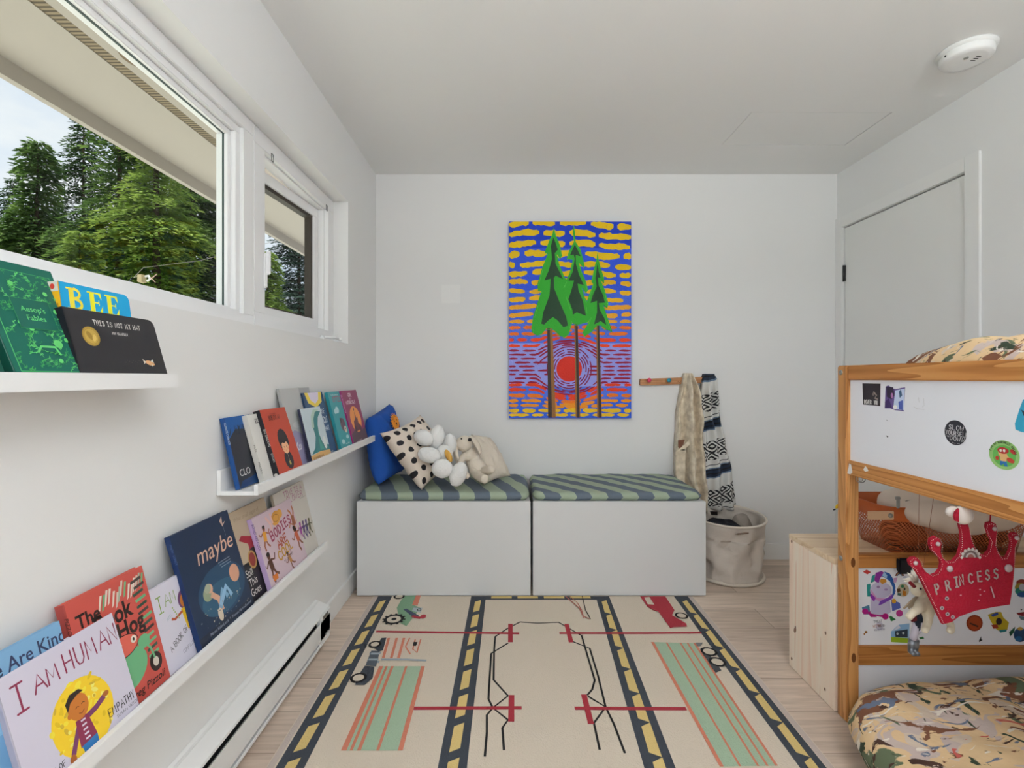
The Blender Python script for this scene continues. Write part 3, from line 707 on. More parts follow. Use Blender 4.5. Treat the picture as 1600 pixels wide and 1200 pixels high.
T3 = [(1115,465),(1130,560),(1155,660),(1190,760),(1190,825),(1150,785),(1200,900),(1240,1050),(1225,1110),(1180,1065),(1240,1240),(1285,1375),(1215,1345),(1150,1300),(1110,1300),(1050,1370),(965,1430),(945,1380),(1000,1290),(1040,1200),(985,1150),(980,1080),(1010,980),(1065,830),(1045,800),(1080,640),(1105,550)]
T3i = [(1115,600),(1130,690),(1150,760),(1118,755),(1130,850),(1180,960),(1200,1040),(1130,1045),(1140,1120),(1195,1220),(1215,1295),(1150,1250),(1075,1290),(1110,1150),(1110,1020),(1035,1045),(1060,960),(1105,860),(1092,760)]
for T, Ti in ((T2, T2i), (T1, T1i), (T3, T3i)):
    A.poly([PZ(*p) for p in T], '#2f9e2c'); A.up(); A.poly([PZ(*p) for p in Ti], '#23402c'); A.up()
    for k in range(0, len(T), 2):
        (x0, y0), (x1, y1) = T[k], T[(k+1) % len(T)]; cx_ = sum(p[0] for p in T)/len(T)
        f = .93; A.line([PZ(cx_+(x0-cx_)*f, y0+12), PZ(cx_+((x0+x1)/2-cx_)*f, (y0+y1)/2+14), PZ(cx_+(x1-cx_)*f, y1+10)], .0022, '#56b848')
    A.up()
ms = []; b = B(); A.into(b, lambda u, v, h: Vector((u, PY-h*1.5, v)), ms)
obj('painted_image', b, [mat(k, .55, bump=.9, bscale=160) for k in ms], t)

# ------------------------------------------------------------------ storage benches with cushions
FY = 2.536; BT = .494
def stripes(name, ang, period, off, ax=None):
    m, t, bb = new_mat(name); c = nd(t, 'ShaderNodeTexCoord'); s = nd(t, 'ShaderNodeSeparateXYZ'); t.links.new(c.outputs['Object'], s.inputs[0])
    n = nd(t, 'ShaderNodeTexNoise'); n.inputs['Scale'].default_value = 9; t.links.new(c.outputs['Object'], n.inputs[0])
    v = mth(t, 'ADD', s.outputs['X'], mth(t, 'MULTIPLY', s.outputs['Y'], math.tan(math.radians(ang))))
    v = mth(t, 'ADD', v, mth(t, 'MULTIPLY', n.outputs[0], .018))
    f = mth(t, 'GREATER_THAN', mth(t, 'FRACT', mth(t, 'MULTIPLY', mth(t, 'ADD', v, off), 1/period)), .5)
    r = ramp(t, f, [(0, seen('#56616d')), (1, seen('#8d9a86'))]); t.links.new(r.outputs[0], bb.inputs['Base Color']); bb.inputs['Roughness'].default_value = .85
    n2 = nd(t, 'ShaderNodeTexNoise'); n2.inputs['Scale'].default_value = 22; n2.inputs['Detail'].default_value = 3; t.links.new(c.outputs['Object'], n2.inputs[0]); bp = nd(t, 'ShaderNodeBump'); bp.inputs['Strength'].default_value = .35; bp.inputs['Distance'].default_value = .01
    t.links.new(n2.outputs[0], bp.inputs['Height']); t.links.new(bp.outputs[0], bb.inputs['Normal']); return m
def slab_cushion(x0, x1, y0, y1, z0, z1, m, parent, name, seed, n=(60, 36), bulge=.006, crn=.05):
    b = B(); nx, ny = n; top = []
    def prof(u):        # rounded height near edges
        e = min(u, 1-u); return 1
    V = {}
    hx, hy, h = (x1-x0)/2, (y1-y0)/2, (z1-z0)
    cx_, cy_ = (x0+x1)/2, (y0+y1)/2; P = 5
    for side in (0, 1):
        for i in range(nx+1):
            for j in range(ny+1):
                u, v = 2*i/nx-1, 2*j/ny-1
                edge = i in (0, nx) or j in (0, ny)
                if edge and side: V[i, j, 1] = V[i, j, 0]; continue
                # superellipse footprint
                m_ = max(abs(u), abs(v)); rr = (abs(u)**14+abs(v)**14)**(1/14) or 1; k = m_/rr if m_ > 0 else 1
                x, y = cx_+u*k*hx, cy_+v*k*hy
                e = min(1-abs(u), (1-abs(v))*hy/hx if hy < hx else 1-abs(v)); d_ = min((1-abs(u))*hx, (1-abs(v))*hy)
                q = min(1, d_/.022); pr = math.sqrt(max(0, 1-(1-q)**2))
                w = .004*noise.noise(Vector((x*7, y*9, seed)))+.003*noise.noise(Vector((x*22, y*16, seed)))
                z = z0+h*.5+(h*.5*pr+bulge*pr*(1-u*u)*(1-v*v)+w*pr if side == 0 else -h*.5*pr)
                V[i, j, side] = b.verts.new((x, y, z))
    for side in (0, 1):
        for i in range(nx):
            for j in range(ny):
                q = [V[i, j, side], V[i+1, j, side], V[i+1, j+1, side], V[i, j+1, side]]
                try: b.faces.new(q if side == 0 else q[::-1])
                except ValueError: pass
    return obj(name, b, m, parent, True)
for k, (x0, x1, lb, lc) in enumerate(((-.799, .104, 'white storage bench in the left corner under the pillows', 'striped green and blue cushion on the left bench, under the pillows'),
                                  (.114, 1.013, 'white storage bench on the right, next to the laundry basket', 'striped green and blue cushion on the right bench, with nothing on it'))):
    t = thing('storage_bench', lb, 'bench', ((x0+x1)/2, FY, 0), 'white storage benches along the back wall')
    b = B(); box(b, x0+.004, x1-.004, FY+.022, YB-.014, .02, BT-.002, .002); obj('carcass', b, M_BENCH, t)
    b = B(); box(b, x0+.001, x1-.001, FY, FY+.020, .006, BT, .003); obj('front_panel', b, M_BENCH, t)
    c_ = slab_cushion(x0-.004+k*.004, x1-.006+(.002), FY+.004, YB-.010, BT, BT+.042, stripes('cushion_stripes', (20, 39)[k], .162, (.06, .02)[k]), None, 'seat_cushion', k*5)
    tag(c_, lc, 'cushion', 'striped seat cushions on the storage benches')

# ------------------------------------------------------------------ pillows
def pillow(corners, thick, m, parent, name='cover', seed=0, n=30, pinch=.07, wr=.008, sag=0, uvscale=1, powr=.42):
    """corners: TL, TR, BR, BL of the seam; a filled closed cushion with UVs"""
    TL, TR_, BR, BL = [Vector(c) for c in corners]; b = B(); uvl = b.loops.layers.uv.new('UVMap')
    nn = (TR_-TL).cross(BL-TL).normalized()
    V = {}
    for side in (1, -1):
        for i in range(n+1):
            for j in range(n+1):
                u, v = 2*i/n-1, 2*j/n-1
                if (i in (0, n) or j in (0, n)) and side == -1: V[i, j, -1] = V[i, j, 1]; continue
                pu = u*(1-pinch*(1-v*v)*abs(u)**2); pv = v*(1-pinch*(1-u*u)*abs(v)**2)
                a, c = (pu+1)/2, (pv+1)/2
                p = (TL*(1-a)+TR_*a)*(1-c)+(BL*(1-a)+BR*a)*c
                hgt = thick*.5*((1-u*u)*(1-v*v))**powr
                w = wr*(noise.noise(Vector((u*3.2, v*3.2, seed+side)))+.6*noise.noise(Vector((u*8, v*6, seed))))*((1-u*u)*(1-v*v))**.3
                p = p+nn*side*(-1)*(hgt+w)+Vector((0, 0, -sag*(1-u*u)*(1-v*v)))
                V[i, j, side] = b.verts.new(p)
    for side in (1, -1):
        for i in range(n):
            for j in range(n):
                ix = [(i, j), (i+1, j), (i+1, j+1), (i, j+1)]; ix = ix if side == 1 else ix[::-1]
                try: f = b.faces.new([V[a, c, side] for a, c in ix])
                except ValueError: continue
                for lp, (a, c) in zip(f.loops, ix): lp[uvl].uv = (a/n*uvscale, 1-c/n*uvscale)
    bmesh.ops.recalc_face_normals(b, faces=list(b.faces))
    return obj(name, b, m, parent, True)
def on_pillow(corners, thick, out, pinch=.07, powr=.42, sgn=1):
    TL, TR_, BR, BL = [Vector(c) for c in corners]; nn = (TR_-TL).cross(BL-TL).normalized()
    def fn(a, v, h):      # a, v in 0..1 across and down
        u_, v_ = 2*a-1, 2*v-1
        p = (TL*(1-a)+TR_*a)*(1-v)+(BL*(1-a)+BR*a)*v
        return p-nn*sgn*(thick*.5*max(0, (1-u_*u_)*(1-v_*v_))**powr+out+h)
    return fn
ST = BT+.040
t = thing('blue_pillow', 'blue pillow with an orange lion, standing in the corner of the left bench', 'pillow', (-.74, 2.75, ST))
cor = [(-.785, 2.70, .915), (-.745, 3.01, .975), (-.665, 2.99, ST+.03), (-.715, 2.66, ST+.02)]
M_BLUE = mat('#1a4894', .85, bump=.4, bscale=18)
pillow(cor, .15, M_BLUE, t, seed=3, wr=.012, pinch=.04, powr=.30)
fn = on_pillow(cor, .17, .014, sgn=-1)
# find which side faces the room
nn = (Vector(cor[1])-Vector(cor[0])).cross(Vector(cor[3])-Vector(cor[0])).normalized(); sg = -1 if nn.x > 0 else 1
fn = on_pillow(cor, .15, .012, sgn=sg, powr=.30)
A = Art(); A.ell(.55, .22, .16, .105, '#d98a2e', n=40)
for k in range(18):
    a = k/18*2*PI; A.poly([(.55+.15*math.cos(a-.14), .22+.10*math.sin(a-.14)), (.55+.15*math.cos(a+.14), .22+.10*math.sin(a+.14)), (.55+.21*math.cos(a), .22+.14*math.sin(a))], '#d98a2e')
A.up(4); A.ell(.49, .20, .014, .012, '#1c1410').ell(.61, .20, .014, .012, '#1c1410').ell(.55, .245, .028, .016, '#1c1410').line([(.55, .25), (.52, .28)], .008, '#1c1410').line([(.55, .25), (.58, .28)], .008, '#1c1410')
A.poly([(.42, .34), (.68, .34), (.74, .55), (.36, .55)], '#d98a2e')
for k in range(7): a = PI*1.15+k*.26; A.line([(.55+.10*math.cos(a), .22+.07*math.sin(a)), (.55+.15*math.cos(a), .22+.10*math.sin(a))], .008, '#1c1410')
ms = []; b = B(); A.into(b, lambda u, v, h: fn(u, v, h*3), ms); obj('lion_print', b, colmats(ms, .8), t)

def dots_mat():
    m, t, bb = new_mat('polka_dots'); c = nd(t, 'ShaderNodeUVMap'); s = nd(t, 'ShaderNodeSeparateXYZ'); t.links.new(c.outputs[0], s.inputs[0])
    v = mth(t, 'MULTIPLY', s.outputs['Y'], 6.2); row = mth(t, 'FLOOR', v); u = mth(t, 'ADD', mth(t, 'MULTIPLY', s.outputs['X'], 5.6), mth(t, 'MULTIPLY', mth(t, 'MODULO', row, 2), .5))
    n = nd(t, 'ShaderNodeTexNoise'); n.inputs['Scale'].default_value = 25; t.links.new(c.outputs[0], n.inputs[0])
    du = mth(t, 'SUBTRACT', mth(t, 'FRACT', u), .5); dv = mth(t, 'SUBTRACT', mth(t, 'FRACT', v), .5)
    d = mth(t, 'SQRT', mth(t, 'ADD', mth(t, 'MULTIPLY', du, du), mth(t, 'MULTIPLY', dv, dv))); d = mth(t, 'ADD', d, mth(t, 'MULTIPLY', mth(t, 'SUBTRACT', n.outputs[0], .5), .10))
    r = ramp(t, mth(t, 'LESS_THAN', d, .27), [(0, seen('#c9bdb0')), (1, seen('#17151a'))]); t.links.new(r.outputs[0], bb.inputs['Base Color']); bb.inputs['Roughness'].default_value = .85; return m
t = thing('dotted_pillow', 'cream pillow with black dots, leaning on the blue pillow', 'pillow', (-.5, 2.74, ST))
cor = [(-.695, 2.60, .840), (-.535, 2.90, .915), (-.335, 2.84, .615), (-.470, 2.585, ST+.008)]
pillow(cor, .15, dots_mat(), t, seed=8, wr=.014, pinch=.09)

M_PLUSHW = mat('#d3d3d2', .95, bump=.8, bscale=120); M_CREAM = mat('#c6bcae', .95, bump=.7, bscale=90)
def rotz(ax, deg): return Matrix.Rotation(math.radians(deg), 3, ax)
t = thing('flower_plush', 'white plush flower with a yellow centre, on the dotted pillow', 'soft toy', (-.36, 2.66, ST))
FYc = 2.60
def fp(px, py, y=FYc): return atY(px, py, y)
ctr = fp(701, 711, 2.60)
for (px, py, rx, rz, a, yy) in ((662, 684, .046, .036, 25, 2.62), (682, 684, .036, .062, 15, 2.66), (671, 711, .052, .037, 10, 2.58), (691, 732, .046, .044, 0, 2.55), (716, 741, .036, .058, 22, 2.55), (705, 692, .024, .046, -10, 2.64)):
    p = fp(px, py, yy); b = B(); ellipsoid(b, p, (rx*1.2, .034, rz*1.15), rotz('Y', a), 24, rough=.05); obj('petal', b, M_PLUSHW, t)
b = B(); ellipsoid(b, fp(694, 709, 2.62), (.045, .035, .05), None, 20, rough=.05); obj('body', b, M_PLUSHW, t)
b = B(); ellipsoid(b, ctr+Vector((.003, -.028, 0)), (.016, .014, .036), rotz('Y', -25), 20); obj('flower_centre', b, mat('#bf9348', .9), t)

t = thing('bunny_plush', 'pale plush rabbit with floppy ears, slumped beside the white flower', 'soft toy', (-.22, 2.70, ST))
def fb(px, py, y): p = atY(px, py, y); return (p.x, p.y, p.z)
j = [(*fb(742, 726, 2.72), .048), (*fb(735, 710, 2.72), .042), (*fb(729, 700, 2.71), .030), (*fb(726, 695, 2.70), .026),
     (*fb(747, 741, 2.68), .034), (*fb(752, 747, 2.62), .026), (*fb(760, 749, 2.57), .026), (*fb(757, 736, 2.68), .03), (*fb(765, 734, 2.60), .026), (*fb(771, 732, 2.57), .024),
     (*fb(722, 716, 2.66), .018), (*fb(718, 730, 2.60), .016), (*fb(727, 742, 2.565), .019), (*fb(734, 746, 2.56), .018)]
j = [(x, y, max(z, ST+(q[0] if q else .03)*.95), *([q[0]] if len(q) == 1 else list(q))) for (x, y, z, *q) in j]
body = skin('body', j, [(0, 1), (1, 2), (2, 3), (0, 4), (4, 5), (5, 6), (0, 7), (7, 8), (8, 9), (1, 10), (10, 11), (11, 12), (12, 13)], M_CREAM, t, 3, 0, .0015)
b = B(); ellipsoid(b, atY(725, 693, 2.675), (.047, .040, .043), rotz('Y', -20), 28, rough=.03); obj('head', b, M_CREAM, t)
for pts in (((718, 690), (711, 700), (713, 716), (720, 727), (727, 732)), ((733, 682), (740, 686), (746, 695), (750, 704), (750, 710))):
    jj = [(*fb(x, y, 2.66 if k else 2.68), (.010, .018, .022, .018, .008)[k], .010) for k, (x, y) in enumerate(pts)]
    skin('ear', jj, [(k, k+1) for k in range(4)], M_CREAM, t, 2)
hd = Vector(fb(723, 687, 2.69))
b = B(); ellipsoid(b, atY(734, 687, 2.634), (.011, .008, .010), None, 14); obj('nose', b, mat('#1e1a1c', .5), t)
for q in ((721, 685.5),): b = B(); ellipsoid(b, atY(q[0], q[1], 2.640), (.0045, .004, .0045), None, 12); obj('eye', b, M_BLACK, t)

t = thing('cream_pillow', 'small cream pillow tilted on its corner, behind the plush rabbit', 'pillow', (-.12, 2.85, ST))
cor = [(-.235, 2.90, .800), (-.130, 2.97, .770), (.000, 2.86, ST+.028), (-.15, 2.70, ST+.01)]
pillow(cor, .12, M_CREAM, t, seed=12, wr=.012, pinch=.08)

# ------------------------------------------------------------------ laundry basket
t = thing('laundry_basket', 'cream canvas laundry basket with rope rim, right of the benches', 'basket', (1.25, 2.83, 0))
M_CANVAS = mat('#b5aca3', .95, bump=.5, bscale=70)
bx, by, br_ = 1.252, 2.835, .202
def basket_ring(z, r, amp, n=72, seed=0):
    out = []
    for i in range(n):
        a = 2*PI*i/n; rr = r+1.9*amp*(noise.noise(Vector((math.cos(a)*2.2, math.sin(a)*2.2, z*7+seed)))+.6*noise.noise(Vector((math.cos(a)*5, math.sin(a)*5, z*16+seed)))+.45*abs(noise.noise(Vector((math.cos(a)*3.5+z*9, math.sin(a)*3.5-z*6, z*10))))-.12)
        tilt = .012*math.sin(a) if z > .25 else 0
        out.append((bx+rr*math.cos(a), by+rr*math.sin(a), z+tilt))
    return out
b = B(); prof = [(.004, .150, 0), (.004, .178, .004), (.02, .190, .006), (.05, .184, .012), (.12, .186, .020), (.20, .189, .020), (.27, .193, .014), (.32, .199, .006), (.338, .202, 0)]
pz = np.array(prof[2:]); prof = prof[:2]+[(z, float(np.interp(z, pz[:, 0], pz[:, 1])), float(np.interp(z, pz[:, 0], pz[:, 2]))) for z in np.linspace(.02, .338, 34)]
rings = [[b.verts.new(p) for p in basket_ring(z, r, am)] for z, r, am in prof]
inn = [[b.verts.new(p) for p in basket_ring(z, r-.008, am)] for z, r, am in prof[::-1][:-1]]
allr = rings+inn
for p, q in zip(allr, allr[1:]):
    for i in range(72): b.faces.new((p[i], p[(i+1) % 72], q[(i+1) % 72], q[i]))
b.faces.new(rings[0]); b.faces.new(inn[-1][::-1]); bmesh.ops.recalc_face_normals(b, faces=list(b.faces)); obj('canvas_body', b, M_CANVAS, t, True)
b = B(); tube(b, [(bx+.203*math.cos(a), by+.203*math.sin(a), .340+.012*math.sin(a)) for a in np.linspace(0, 2*PI, 65)], .0065, 8); obj('rim', b, mat('#c4bbb0', .9), t)
b = B(); tube(b, [(bx+.190*math.cos(a), by+.190*math.sin(a), .012) for a in np.linspace(0, 2*PI, 65)], .010, 8); obj('base_hem', b, mat('#c0b7ab', .9, bump=.5, bscale=80), t)
b = B(); p = [(bx+.2*math.cos(a)-(.006), by+.196*math.sin(a)-.004, .296+.003*math.cos(9*a)) for a in np.linspace(-1.75, -1.30, 8)]; tube(b, p, [.001]+[.0045]*6+[.001], 8); obj('handle_slot', b, mat('#6b5a4c', .9), t)
b = B()
pts = [(bx+.187*math.cos(a)*.99, by+.187*math.sin(a), z) for a, z in ((1.45, .310), (1.75, .312), (1.75, .292), (1.45, .288))]; prism(b, pts, (0, -.004, 0)); obj('handle_slot', b, mat('#231a18', .9), t)
c_ = B(); 
def heap(bm, c, r, h, seed, n=40):
    V = []
    for k in range(12):
        q = k/11; ring = []
        for i in range(n):
            a = 2*PI*i/n; rr = r*q; x, y = c[0]+rr*math.cos(a), c[1]+rr*math.sin(a)
            z = c[2]+h*(1-q**2)+.022*noise.noise(Vector((x*22, y*22, seed)))*(1-q**4)
            ring.append(bm.verts.new((x, y, z)))
        V.append(ring)
    bot = [bm.verts.new((v.co.x, v.co.y, c[2]-.05)) for v in V[-1]]
    for p, q in zip(V, V[1:]+[bot]):
        for i in range(n): bm.faces.new((p[i], p[(i+1) % n], q[(i+1) % n], q[i]))
    bm.faces.new(bot); bmesh.ops.remove_doubles(bm, verts=bm.verts, dist=1e-5); bmesh.ops.recalc_face_normals(bm, faces=list(bm.faces)); return bm
o = obj('laundry', heap(B(), (bx-.035, by-.02, .262), .135, .055, 2), mat('#16161d', .95, bump=.8, bscale=60), None, True); tag(o, 'dark navy laundry heaped inside the canvas basket', 'laundry')
o = obj('laundry', heap(B(), (bx+.105, by+.05, .262), .065, .075, 6, 24), mat('#857c74', .95, bump=.8, bscale=60), None, True); tag(o, 'grey-brown cloth crumpled on the right inside the canvas basket', 'laundry')

# ------------------------------------------------------------------ baseboard heater
t = thing('baseboard_heater', 'long white electric baseboard heater along the left wall', 'heater', (XL, 1.3, 0))
hy1_, hy0_ = 2.12, .35
b = B(); box(b, XL+.001, XL+.018, hy0_, hy1_, .022, .172, .002); obj('back_plate', b, M_TRIM, t)
b = B(); prism(b, [(XL+.001, hy0_, .176), (XL+.060, hy0_, .150), (XL+.062, hy0_, .143), (XL+.060, hy0_, .143), (XL+.018, hy0_, .160), (XL+.001, hy0_, .166)], (0, hy1_-hy0_, 0)); obj('top_cover', b, M_TRIM, t)
b = B(); box(b, XL+.060, XL+.066, hy0_+.004, hy1_-.004, .048, .128, .003); obj('front_panel', b, M_TRIM, t)
b = B(); box(b, XL+.018, XL+.064, hy0_+.002, hy1_-.002, .022, .034, .002); obj('base_rail', b, M_TRIM, t)
for ye in (hy1_-.11, hy0_): b = B(); box(b, XL+.018, XL+.066, ye, ye+.11, .036, .146, .002); obj('end_cap', b, M_TRIM, t)
b = B(); box(b, XL+.020, XL+.050, hy0_+.1, hy1_-.115, .05, .135, 0); obj('heating_fins', b, mat('#171717', .7, k=1), t)
b = B(); box(b, XL+.0655, XL+.0668, hy1_-.085, hy1_-.03, .128, .142); obj('clip', b, mat('#55524e', .5), t)
b = B(); box(b, XL+.0655, XL+.0665, hy1_-.06, hy1_-.03, .052, .060); obj('rating_label', b, mat('#8c8c8c', .5), t)

# ------------------------------------------------------------------ rug
t = thing('play_rug', 'cream woven rug with roads, cars, fields and a railway track', 'rug', (.115, 1.6, 0))
rz_ = .007
b = B(); box(b, -.71, .94, .62, FY-.004, .0005, rz_, .002); obj('base_weave', b, mat('#c0b4a4', .95, bump=.7, bscale=220), t)
A = Art()
def fl_(px, py): p = atZ(px, py, rz_); return (p.x, p.y)
def r7(x, y): return fl_(460+x*.25, 920+y*.25)
def r8(x, y): return fl_(840+x*.2625, 920+y*.2625)
YT = FY-.008; YN = .64
DK, YL, RD, GR, CO, BK = '#393e46', '#c3ab70', '#932c36', '#93a890', '#b9705a', '#1c1b1c'
A.rect(-.706, YN, -.686, YT, '#b0a39c').rect(.916, YN, .936, YT, '#b0a39c')
def band_(xa, xb2, y0, y1): A.poly([(xa[0], y0), (xa[1], y0), (xb2[1], y1), (xb2[0], y1)], DK)
# (x range at near Y=1.6, x range at far Y=2.5)
def road(n0, n1, f0, f1, ytop, slant):
    g = lambda a, c, y: a+(c-a)*(y-1.6)/.9
    A.poly([(g(n0, f0, YN), YN), (g(n1, f1, YN), YN), (g(n1, f1, ytop), ytop), (g(n0, f0, ytop), ytop)], DK)
    return lambda q, y: g(n0+(n1-n0)*q, f0+(f1-f0)*q, y)
roads = [road(-.681, -.600, -.684, -.612, YT, 1), road(-.210, -.127, -.204, -.128, YT, 1), road(.395, .482, .437, .507, YT, -1), road(.838, .914, .842, .914, YT, -1)]
A.rect(-.204, 2.488, .507, YT, DK)
A.up(2)
for gi, gq in enumerate(roads):
    y = 2.478; s = 1 if gi < 2 else -1; dl = .122
    while y > YN+.05:
        y0 = y-dl; sl = .016*s
        A.poly([(gq(.30, y0), y0+sl*0), (gq(.68, y0), y0+.018*(1 if s > 0 else -1)), (gq(.70, y), y+.006), (gq(.32, y), y-.012)], YL); y -= .147
x = -.10
while x < .40: A.rect(x, 2.502, x+.105, YT, YL); x += .135
A.up()
# railway line
def ln(pts, w, c=BK, g=r7): A.line([g(*p) for p in pts], w, c)
ln([(1410, 208), (1330, 250), (1255, 300), (1248, 390), (1245, 570), (1335, 670), (1240, 745), (1335, 820), (1300, 870), (1310, 1010)], .0075)
ln([(1335, 340), (1230, 405), (1220, 560), (1213, 690), (1240, 745), (1203, 790), (1203, 900), (1190, 1050)], .0075)
A.line([r7(1410, 208), r8(0, 205), r8(125, 200), r8(262, 280), r8(340, 545), r8(325, 600), r8(295, 635)], .0075, BK)
ln([(210, 315), (310, 355), (360, 520), (405, 705), (455, 808), (520, 980)], .0075, BK, r8); ln([(300, 640), (405, 705), (335, 800), (370, 960)], .0075, BK, r8)
A.up()
ln([(510, 268), (1405, 280)], .016, RD); ln([(1350, 220), (1350, 335)], .020, RD); ln([(740, 748), (1420, 745)], .017, RD); ln([(1357, 665), (1355, 832)], .020, RD)
ln([(130, 265), (650, 265), (975, 262)], .016, RD, r8); ln([(172, 210), (200, 320)], .020, RD, r8); ln([(220, 712), (885, 715)], .017, RD, r8); ln([(275, 630), (318, 806)], .020, RD, r8)
# fields
def field(q, g, stripes_):
    a, b_, c, d = [Vector((*g(*p), 0)) for p in q]       # far left, far right, near right, near left
    c = c+(c-b_)*.35; d = d+(d-a)*.35
    A.poly([a[:2], b_[:2], c[:2], d[:2]], GR); A.up()
    for u0, u1 in stripes_:
        A.poly([(a.lerp(b_, u0))[:2], (a.lerp(b_, u1))[:2], (d.lerp(c, u1))[:2], (d.lerp(c, u0))[:2]], CO)
    A.up()
field([(530, 485), (815, 485), (720, 848), (365, 848)], r7, [(0, .09), (.14, .19), (.26, .32), (.57, .62), (.92, 1)])
field([(675, 318), (940, 325), (1265, 808), (945, 808)], r8, [(0, .07), (.33, .37), (.64, .68), (.80, .84), (.95, 1)])
# tractor, truck, cars
def pl(pts, c, g=r7): A.poly([g(*p) for p in pts], c)
def whl(x, y, g, r=.030, w=.010, e=1.0): p = g(x, y); A.ell(p[0], p[1], r*.8, r*.8*e, '#c0b4a4', n=18); A.up(); A.ring(p[0], p[1], r, r*e, w, BK, 14); A.up()
pl([(690, 45), (780, 42), (735, 100), (790, 120), (700, 235), (660, 215), (640, 120), (665, 75)], '#6f8f74'); pl([(760, 42), (790, 42), (770, 105), (735, 105)], CO); A.up()
pl([(680, 130), (700, 125), (780, 170), (750, 185)], '#3a4356'); pl([(745, 120), (800, 120), (790, 150), (735, 140)], '#9aa3a8'); A.up(); p = r7(805, 175); A.ell(p[0], p[1], .014, .020, RD); ln([(735, 172), (790, 185)], .02, RD)
whl(655, 50, r7, .024); whl(622, 192, r7, .040, .014)
p = r7(622, 192)
for k in range(12): a = k/12*2*PI; A.line([(p[0]+.044*math.cos(a), p[1]+.044*math.sin(a)), (p[0]+.054*math.cos(a), p[1]+.054*math.sin(a))], .011, BK)
A.up(); A.ell(p[0], p[1], .012, .012, BK)
p = r7(780, 132); A.ring(p[0], p[1], .008, .012, .004, BK, 10)
pl([(545, 310), (575, 308), (575, 380), (530, 395), (500, 375)], DK); pl([(575, 308), (800, 308), (760, 400), (735, 400), (690, 380), (660, 438), (540, 438)], '#c2b0a2'); A.up()
for x in (575, 625, 670): ln([(x+15, 310), (x-20, 436)], .011, CO)
ln([(720, 310), (695, 365), (725, 412)], .006, CO); ln([(790, 318), (765, 402), (740, 380), (755, 320)], .006, BK if 0 else CO); pl([(745, 335), (770, 335), (760, 360), (740, 360)], BK)
A.up(); ln([(540, 445), (700, 445), (825, 452)], .012, '#8a949c')
for x0, x1, y in ((470, 540, 405), (460, 530, 460)): ln([(x0, y), (x1, y)], .014, '#7d8a94')
pl([(480, 390), (535, 390), (510, 490), (445, 480)], '#4a5159'); A.up(); ln([(478, 408), (535, 408)], .013, '#8a949c'); ln([(462, 445), (525, 445)], .013, '#8a949c'); pl([(440, 485), (500, 490), (490, 560), (440, 605), (380, 605), (390, 560)], DK); A.up()
whl(503, 350, r7, .022); whl(400, 560, r7, .026)
pl([(610, 48), (760, 48), (815, 130), (800, 160), (885, 210), (890, 228), (810, 232), (790, 238), (720, 140), (650, 105)], RD, r8); A.up(); pl([(635, 55), (665, 52), (695, 98), (655, 95)], '#c0b4a4', r8); ln([(650, 105), (690, 130), (725, 138)], .005, RD, r8); whl(857, 163, r8, .026, .009)
pl([(965, 360), (1000, 365), (1095, 490), (1060, 505)], '#45474a', r8); A.up(); whl(1020, 378, r8, .028); whl(1070, 440, r8, .028); pl([(940, 325), (985, 325), (970, 345), (950, 345)], '#6b6b6b', r8)
ln([(265, 45), (285, 130), (315, 185)], .004, BK, r8); ln([(165, 48), (215, 90), (250, 120), (270, 165), (310, 185)], .006, '#9c5a50', r8); ln([(190, 48), (235, 85), (262, 130), (275, 180)], .004, '#9c5a50', r8)
ms = []; b = B(); A.into(b, lambda u, v, h: Vector((u, v, rz_+h*.8)), ms); obj('woven_pattern', b, [mat(k, .95, bump=.7, bscale=220) for k in ms], t)
#@@PART3
# ------------------------------------------------------------------ picture ledges and books
SX = XL+.120                      # outer face of the ledge lip
def ledge(y0, y1, zl, lb):
    """zl: top of the lip"""
    t = thing('picture_ledge', lb, 'shelf', (XL, (y0+y1)/2, zl-.03), 'white picture ledges on the left wall'); z0 = zl-.030
    b = B(); box(b, XL+.001, XL+.013, y0, y1, z0, z0+.072, .001); obj('back_rail', b, M_SHELF, t)
    b = B(); box(b, XL+.013, SX-.012, y0, y1, z0, z0+.012, .0005); obj('shelf_board', b, M_SHELF, t)
    b = B(); box(b, SX-.012, SX, y0, y1, z0, zl, .001); obj('front_lip', b, M_SHELF, t)
    return z0+.012
Z1 = ledge(-.08, 1.070, 1.144, 'white picture ledge under the large window, holding green and black books')
Z2 = ledge(1.406, 2.620, .827, 'white picture ledge nearest the bench pillows, with small picture books in a row')
Z3 = ledge(.73, 1.945, .487, 'lowest white picture ledge, above the baseboard heater')
XWF = XL+.013                     # front of the back rail
M_PAGE = mat('#cfc9bb', .8)
